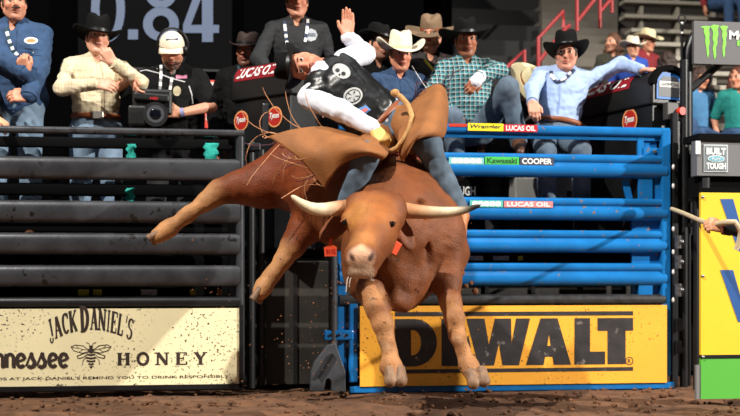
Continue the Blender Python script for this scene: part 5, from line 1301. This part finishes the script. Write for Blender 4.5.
c1 = dict(w=at(97, 84, .30), pole=(-.9, -.1, -.4), fd=(.9, -.25, -.12), pn=(0, .9, -.3), th=(0, -.3, 1), curl=.6)
c2 = dict(w=at(113, 63, .28), pole=(.8, -.2, -.6), fd=(-.55, -.1, .85), pn=(-.2, .8, .5), th=(-.7, .3, -.5), curl=.75)
p2 = person('thoughtful cowboy in black hat and cream checked shirt, hand at chin', (97.5, 39), .60, yaw=10, hd=(12, 3, 3), armA=c1, armB=c2, s=1.09, fat=1.05, skin=(214, 158, 132), shirt=F_cream, trousers=F_jeans, hair=(52, 34, 22), hem=.075)
cowboy_hat(p2, H_black, M_vinyl, tilt=2, brim=.11, curl=.05, crown=.15, lift=.035)
belt(p2, L_brown, K_metal, z=.088)
surf_tube('placket', p2.shirt, [(100, 62), (103, 75), (104, 100), (104, 115)], .003, mat('cream_seam', (180, 164, 130), .8), p2.root)

# camera operator
k1 = dict(w=at(134, 78, .42), pole=(-.9, .2, -.4), fd=(.1, -.4, -.9), pn=(.9, .1, -.2), th=(.3, -.8, .2), curl=.5)
k2 = dict(w=at(180, 113, .42), pole=(1, -.1, -.5), fd=(-1, -.1, .1), pn=(0, .9, .1), th=(0, 0, 1), curl=.6)
p3 = person('camera operator in white cap and black jacket looking down at his camera', (172, 51), .66, yaw=-4, hd=(-6, -22, 0), armA=k1, armB=k2, s=1.13, fat=1.22, skin=(206, 146, 118), stub=(96, 66, 54), shirt=F_black, trousers=F_dark,
            sleeve='short', hair=None, collar=True, hem=-.03, jacket=.006)
hx, hy, hz_ = [Vector(p3.HR.col[i]) for i in range(3)]
S = Sdf(.006); S.ell(p3.hl(0, -.012, .040), (.098, .118, .108), p3.HR, k=.01); S.cut(p3.hl(0, 0, .030), -hz_); cap_ = S.mesh('baseball_cap', H_white, p3.root)
m = MB(); vs = []
for i in range(9):
    t = math.radians(-62 + 124 * i / 8)
    for r in (1, 1.55 + .25 * math.cos(t)): vs.append(p3.hl(math.sin(t) * .092 * (r if r == 1 else 1.05), math.cos(t) * .096 * r, .034 - .02 * (r - 1) - .028 * (math.sin(t) ** 2) * (r > 1)))
m.add(vs, [(2 * i, 2 * i + 1, 2 * i + 3, 2 * i + 2) for i in range(8)]); b_ = m.build('cap_visor', H_white, cap_, smooth='full'); so = b_.modifiers.new('t', 'SOLIDIFY'); so.thickness = .005
decal('cap_print', cap_, [(166, 38.5), (178, 38), (178, 40), (166, 40.5)], mat('navy_ink', (40, 50, 90), .6), cap_)
MB().tube([p3.hl(.108 * math.sin(t), -.06, .03 + .118 * math.cos(t)) for t in np.linspace(-1.7, 1.7, 14)], .009, 8).build('headset_band', M_vinyl, p3.root, smooth=True)
MB().tube([p3.hl(.075, -.01, 0), p3.hl(.108, -.01, 0)], .038, 14).build('headset_cup', M_vinyl, p3.root, smooth=True)
MB().tube([p3.hl(.1, .0, -.02), p3.hl(.085, .07, -.06), p3.hl(.03, .115, -.07)], .004, 6).build('headset_microphone', M_vinyl, p3.root, smooth=True)
M_pipe = mat('white_piping', (205, 205, 208), .7)
surf_tube('piping', p3.shirt, [(137, 72), (146, 70), (158, 73), (170, 78), (185, 82)], .005, M_pipe, p3.root); surf_tube('piping', p3.shirt, [(189, 86), (192, 95), (193, 104)], .005, M_pipe, p3.root)
decal('chest_print', p3.shirt, [(176, 75), (187, 75), (187, 78.5), (176, 78.5)], mat('print_pink', (210, 130, 160), .6), p3.root); decal('chest_print', p3.shirt, [(150, 62), (157, 64), (158, 69), (152, 67)], M_white, p3.root)
decal('crest', p3.shirt, ring_px(177, 91, 4, 5), mat('crest_gold', (170, 160, 130), .5), p3.root)
lanyard(p3, [(161, 62), (161, 75), (160, 90)], .012, M_white, mat('grey_strap', (130, 126, 128), .7)); lanyard(p3, [(176, 66), (172, 78), (170, 90)], .012, M_white, mat('grey_strap', (130, 126, 128), .7))
MB().tube([at(180, 113, .42), at(184, 112, .42)], .036, 12).build('wristband', mat('wristband', (130, 130, 170), .6), p3.root, smooth=True)
# video camera
YC = .30
vc = empty('video_camera', at(154, 124, YC), 'black shoulder video camera with large lens above the top rail', 'camera')
Mv = mat('camera_black', (22, 22, 24), .4, var=.2)
c = at(156, 116.5, YC); MB().tube([c + Vector((0, .22, 0)), c + Vector((0, .02, 0)), c + Vector((0, -.12, 0))], [.06, .078, .088], 22).build('lens_barrel', Mv, vc, smooth=True)
MB().tube([c + Vector((0, -.10, 0)), c + Vector((0, -.13, 0))], [.092, .092], 24).build('lens_hood', M_vinyl, vc, smooth=True)
MB().tube([c + Vector((0, -.131, 0)), c + Vector((0, -.134, 0))], .066, 22).build('lens_ring', mat('lens_ring', (92, 94, 100), .3, .5), vc, smooth=True)
MB().ball(c + Vector((0, -.115, 0)), (.058, .03, .058), 18, 10).build('lens_glass', mat('lens_glass', (10, 12, 20), .05), vc, smooth=True)
MB().box(at(153, 105, YC + .25), (.30, .34, .2), bev=.02).build('camera_body', Mv, vc)
MB().box(at(152, 98, YC + .1), (.27, .12, .06), Matrix.Rotation(.06, 3, 'Y'), bev=.015).build('viewfinder', M_vinyl, vc)
text('lettering', 'HD', M_redp, vc, at(150, 99.5, YC + .038), .06, .02, bold=.03)
MB().tube([at(136, 104, YC + .1), at(143, 96, YC + .1), at(150, 93, YC + .12), at(166, 93, YC + .12)], .016, 8).build('handle', M_vinyl, vc, smooth=True)
MB().box(at(138, 117, YC + .12), (.14, .18, .16), bev=.02).build('side_unit', M_vinyl, vc)

# man with dark cap behind the divider
p4 = person('moustached man in dark hat and black jacket half hidden by the divider', (247, 51), 1.15, yaw=-12, hd=(-18, -4, 4), s=1.1, fat=1.1, skin=(196, 130, 104), stub=(120, 76, 62), shirt=F_black, trousers=F_dark, hair=(40, 26, 22), hem=0, jacket=.008)
cowboy_hat(p4, mat('dark_brown_felt', (46, 28, 24), .8), M_vinyl, tilt=-4, brim=.07, curl=.035, crown=.115, lift=.03)
lanyard(p4, [(238, 66), (241, 72), (244, 80)], .012, M_white, mat('teal_dark', (24, 60, 70), .7))
decal('purple_panel', p4.shirt, [(236, 100), (247, 100), (248, 126), (237, 128)], mat('purple_cloth', (66, 54, 128), .8), p4.root)
# man in charcoal shirt standing above the rider
p5 = person('man in charcoal shirt with checked lanyard standing behind the falling rider', (297, 2), .95, yaw=-4, hd=(-2, 0, 0), s=1.12, fat=1.1, skin=(204, 140, 112), shirt=F_char, trousers=F_dark, hair=(70, 46, 32), hem=0,
            armA=dict(w=at(272, 78, .7), pole=(-.9, .2, -.3), fd=(.3, -.4, -.8), pn=(.3, .5, 0), th=(.5, -.6, 0), curl=.5))
cowboy_hat(p5, H_brown, M_vinyl, tilt=16, brim=.11, curl=.05, lift=.07)
lanyard(p5, [(284, 14), (285, 28), (287, 44)], .013, M_white, mat('navy_strap', (34, 46, 76), .7)); lanyard(p5, [(308, 16), (307, 30), (305, 42)], .013, M_white, mat('navy_strap', (34, 46, 76), .7))
decal('badge', p5.shirt, ring_px(311, 35, 6.5, 6.5, 0, 8), mat('badge_grey', (158, 164, 170), .5), p5.root); decal('badge_bar', p5.shirt, [(306, 33), (316, 33), (316, 36.5), (306, 36.5)], mat('badge_ink', (90, 98, 108), .5), p5.root, off=.006)
decal('sleeve_patch', p5.shirt, [(331, 29), (336, 33), (336, 42), (332, 38)], mat('patch_flame', (214, 92, 44), .6), p5.root)

# ------------------------------------------------------------------ cowboys behind the gate
p7 = person('dark-haired man in black hat peering past the cream-hatted cowboy', (379, 45), .98, yaw=20, hd=(26, -2, 4), s=1.07, skin=(198, 140, 112), stub=(140, 96, 78), shirt=F_black, trousers=F_dark, hair=(24, 18, 16), hem=0)
cowboy_hat(p7, H_black, M_vinyl, tilt=-2, brim=.095, curl=.05, lift=.045)
b1 = dict(w=at(382, 118, .45), pole=(-.9, 0, -.4), fd=(.9, -.2, -.2), pn=(0, .6, -.8), th=(0, -.5, .8), curl=.5)
b2 = dict(w=at(416, 118, .45), pole=(.9, 0, -.4), fd=(-.9, -.2, -.2), pn=(0, .6, -.8), th=(0, -.5, .8), curl=.5)
p8 = person('cowboy in cream hat and navy chambray shirt behind the rider', (400.5, 55), .62, yaw=2, hd=(4, -8, 0), armA=b1, armB=b2, s=1.09, fat=1.05, skin=(212, 142, 112), stub=(196, 128, 100), shirt=F_navy, trousers=F_jeans, hair=(90, 60, 40), hem=0)
cowboy_hat(p8, H_white, H_tan, tilt=2, brim=.125, curl=.085, crown=.14, lift=.042)
surf_tube('placket', p8.shirt, [(400, 80), (401, 92), (401, 108)], .003, mat('navy_seam', (28, 52, 84), .8), p8.root)
MB().tube([at(412, 66, .52), at(422, 82, .50), at(430, 93, .52)], .003, 5).build('hat_cord', M_white, p8.root, smooth=True)
p9 = person('man in brown felt hat gazing upward beside the plaid shirt', (430.5, 38), .92, yaw=-8, hd=(-18, 14, 2), s=1.08, skin=(206, 144, 114), stub=(176, 120, 94), shirt=F_motley, trousers=F_dark, hair=(44, 28, 20), hem=0)
cowboy_hat(p9, H_brown, L_brown, tilt=34, brim=.13, curl=.03, crown=.12, lift=.07)
surf_tube('strap', p9.shirt, [(425, 60), (433, 70), (438, 84)], .012, mat('strap_yellow', (190, 180, 60), .7), p9.root)
# seated man in plaid
t1 = dict(w=at(452, 112, .34), pole=(-.9, .2, -.3), fd=(.3, -.3, -.9), pn=(.6, .3, -.1), th=(.3, -.8, 0), curl=.5)
t2 = dict(w=at(479, 77, .18), pole=(1, .2, .25), fd=(-.62, -.3, -.75), pn=(-.3, .6, -.3), th=(.6, -.5, -.5), curl=.5)
p10 = person('man in black hat and teal plaid shirt sitting with one knee raised', (466, 41), .62, yaw=-4, hd=(-4, -4, -3), up=(-.02, .12, 1), armA=t1, armB=t2, s=1.11, fat=1.05, skin=(176, 112, 84), stub=(150, 92, 68), shirt=F_teal, trousers=F_jeans2, hair=(28, 20, 18), hem=0,
             legs=[dict(k=at(452, 118, .22), a=at(458, 172, .25), t=at(452, 180, .1)), dict(k=at(508, 88, .18), a=at(519, 142, .30), t=at(520, 152, .12))])
cowboy_hat(p10, H_black, M_vinyl, tilt=-4, brim=.135, curl=.05, crown=.135, lift=.040)
sp, sh, el, w_ = p10.arms[1]; d = (w_ - el).normalized()
S = Sdf(.007); S.cap(w_ - d * .02, w_ + Vector(sp['fd']).normalized() * .055, .048, .050, k=.01); S.wrinkle(.003, 90, 3); S.mesh('white_wrap', F_white, p10.root)
# bent man with tan hat
p11 = person('stooping man hidden under a tilted pale tan hat between two cowboys', (527, 86), .85, yaw=20, hd=(24, -58, -8), up=(.22, -.30, .9), s=.95, skin=(196, 138, 104), shirt=F_motley, trousers=F_dark, hair=(40, 28, 22), hem=0, neckz=-.02)
cowboy_hat(p11, H_tan, L_brown, tilt=6, brim=.12, curl=.03, lift=.045)
# man in light blue
l1 = dict(w=at(531, 106, .12), pole=(-.7, .4, .1), fd=(.05, -.5, -.85), pn=(.2, .6, -.5), th=(.9, -.3, 0), curl=.6)
l2 = dict(w=at(641, 70, .28), pole=(0, .5, .25), fd=(1, -.05, .06), pn=(0, .1, -1), th=(0, -1, .2), curl=.35)
p12 = person('cowboy in black hat and light blue shirt with arm along the divider', (566, 55), .55, neckz=-.035, yaw=-14, hd=(-20, 0, 2), up=(.18, .12, 1), armA=l1, armB=l2, s=1.1, fat=1.0, skin=(214, 152, 126), stub=(190, 128, 106), shirt=F_light, trousers=F_jeans2, hair=(34, 24, 20), hem=.07,
             legs=[dict(k=at(545, 150, .15), a=at(548, 205, .3), t=at(540, 212, .15)), dict(k=at(580, 150, .15), a=at(582, 205, .3), t=at(584, 212, .15))])
cowboy_hat(p12, H_black, M_vinyl, tilt=-9, brim=.108, curl=.05, crown=.15, lift=.042, roll=4)
belt(p12, L_brown, None, z=.085)
lanyard(p12, [(551, 71), (552, 78), (557, 82), (564, 80), (571, 73), (577, 66), (581, 61)], .018, M_white, mat('navy_strap', (34, 46, 76), .7))
surf_tube('placket', p12.shirt, [(560, 84), (560, 98), (558, 114)], .003, mat('pale_seam', (128, 150, 196), .8), p12.root)

# ------------------------------------------------------------------ rope puller at the right edge
r1 = dict(w=at(724, 228, -1.80), pole=(.2, -.3, -1), fd=(-1, .05, .25), pn=(.1, .8, -.4), th=(0, -.3, 1), curl=.95)
F_flame = mat('black_flame_shirt', (14, 14, 15), .8, spots=((226, 92, 30), 9, .56))
rp = person('rope puller in black shirt reaching in from the right edge', (788, 160), -1.92, up=(-.34, 0, 1), yaw=-74, hd=(-70, 0, 0), armA=r1, s=1.02, shirt=F_flame, trousers=F_jeans, hair=(30, 22, 18), skin=(222, 160, 124), hem=0)
gr = empty('gate_rope', at(700, 220, -1.2), 'pale gate rope held tight by the hand at right', 'rope')
MB().tube([at(672, 209, -.06), at(684, 213.5, -.55), at(700, 220.5, -1.28), at(711, 224.5, -1.74), at(716, 224, -1.80), at(726, 222, -1.92), at(735, 222, -1.95), at(741, 230, -1.95), at(739, 242, -1.93), at(736, 250, -1.92)], .017, 8).build('strand', mat('pale_rope', (206, 186, 150), .85, var=.15, vscale=60, bump=.4, bscale=150), gr, smooth=True)

# ------------------------------------------------------------------ spectators
def spect(label, head, Y, **k):
    k.setdefault('vox', .010); k.setdefault('clothvox', .013); k.setdefault('boots', False); k.setdefault('collar', False); k.setdefault('wr', .004)
    return person(label, head, Y, **k)
S_red = mat('dark_red_shirt', (120, 24, 32), .85, var=.1); S_blue = mat('royal_blue_shirt', (34, 70, 160), .85, var=.1); S_teal = mat('teal_top', (24, 128, 120), .85, var=.1); S_bl = mat('steel_blue_top', (60, 110, 150), .85, var=.15)
S_cam = mat('olive_mottled_top', (66, 64, 52), .85, var=.4, vscale=30)
def sit(o_head, Y): p = at(*o_head, Y); return [dict(k=p + Vector((-.1, -.42, -.75)), a=p + Vector((-.1, -.45, -1.15))), dict(k=p + Vector((.1, -.42, -.75)), a=p + Vector((.1, -.45, -1.15)))]
for lab, hd_, Y, kw in (
    ('woman spectator with long brown hair in an olive top', (612.5, 43), 4.6, dict(yaw=-30, hd=(-55, 0, 0), s=.92, shirt=S_cam, hair=(88, 54, 32), hairlen=.2, skin=(206, 146, 116))),
    ('young spectator in white hat and royal blue shirt', (633, 48), 4.3, dict(yaw=0, hd=(6, -2, 0), s=.84, shirt=S_blue, hair=(80, 50, 30), skin=(208, 150, 120))),
    ('spectator in cream hat and dark red shirt', (648, 42), 4.8, dict(yaw=20, hd=(30, -8, 0), s=.95, shirt=S_red, hair=(60, 40, 30), skin=(196, 136, 106))),
    ('spectator with dark hair turned away beside the red shirt', (667, 62), 3.9, dict(yaw=160, hd=(160, 0, 0), s=.9, shirt=F_black, hair=(48, 30, 22), hairlen=.18, skin=(190, 130, 104))),
    ('woman spectator in steel blue top with folded arms at right', (701, 78), 3.6, dict(yaw=10, hd=(20, -14, 0), s=.95, shirt=S_bl, hair=(60, 36, 26), hairlen=.2, skin=(206, 140, 110), sleeve='short')),
    ('woman spectator in teal top at the right edge', (737, 78), 3.4, dict(yaw=-20, hd=(-50, -6, 0), s=.95, shirt=S_teal, hair=(90, 44, 30), hairlen=.16, skin=(206, 140, 110), sleeve='short')),
    ('spectator in jeans seated high above the grey energy sign', (722, -44), 6.8, dict(yaw=-10, hd=(0, 0, 0), s=1.0, shirt=S_red, hair=(40, 30, 24), skin=(200, 140, 110)))):
    o = spect(lab, hd_, Y, trousers=F_denim, legs=sit(hd_, Y), group=None, **kw)
    if 'hat' in lab: cowboy_hat(o, H_white if 'white' in lab else H_tan, None, tilt=0, brim=.11, curl=.05, lift=.045)

# ------------------------------------------------------------------ clods of dirt thrown up by the hooves
rng = random.Random(11)
M_clod = mat('flying_dirt', (112, 72, 44), .95, var=.4, vscale=40, bump=.6)
def lump(p, r):
    bm = bmesh.new(); bmesh.ops.create_icosphere(bm, subdivisions=2, radius=r); bm.verts.index_update()
    vs = [Vector(p) + v.co * (1 + .35 * noise.noise(v.co / r * 1.3 + Vector((p[0] * 9, p[1], p[2] * 7)))) for v in bm.verts]; fs = [[v.index for v in f.verts] for f in bm.faces]; bm.free(); return vs, fs
for i, (px, py, r, lab) in enumerate(((475, 291, .022, 'flying dirt clod right of the bull, lowest of the larger ones'), (466, 286, .016, 'flying dirt clod touching the edge of the right foreleg'), (471, 283, .014, 'flying dirt clod above the black gate rail'), (462, 273, .018, 'flying dirt clod level with the lowest blue rail'))):
    m = MB(); m.add(*lump(at(px, py, -1.4), r)); tag(m.build('dirt_clod', M_clod, smooth='full'), lab, 'dirt clod', 'airborne dirt clods')
m = MB()
for i in range(240):
    cx, cy, sx, sy = rng.choice(((330, 330, 26, 34), (300, 350, 30, 26), (375, 340, 40, 40), (440, 290, 30, 40), (350, 300, 20, 30), (215, 330, 25, 40)))
    m.add(*[q for q in lump(at(cx + rng.gauss(0, sx), min(395, cy + rng.gauss(0, sy)), rng.uniform(-2.1, -.3)), rng.uniform(.0025, .0065))])
tag(m.build('dirt_spray', M_clod), 'fine brown dirt specks flying around the bull', 'dirt', kind='stuff')
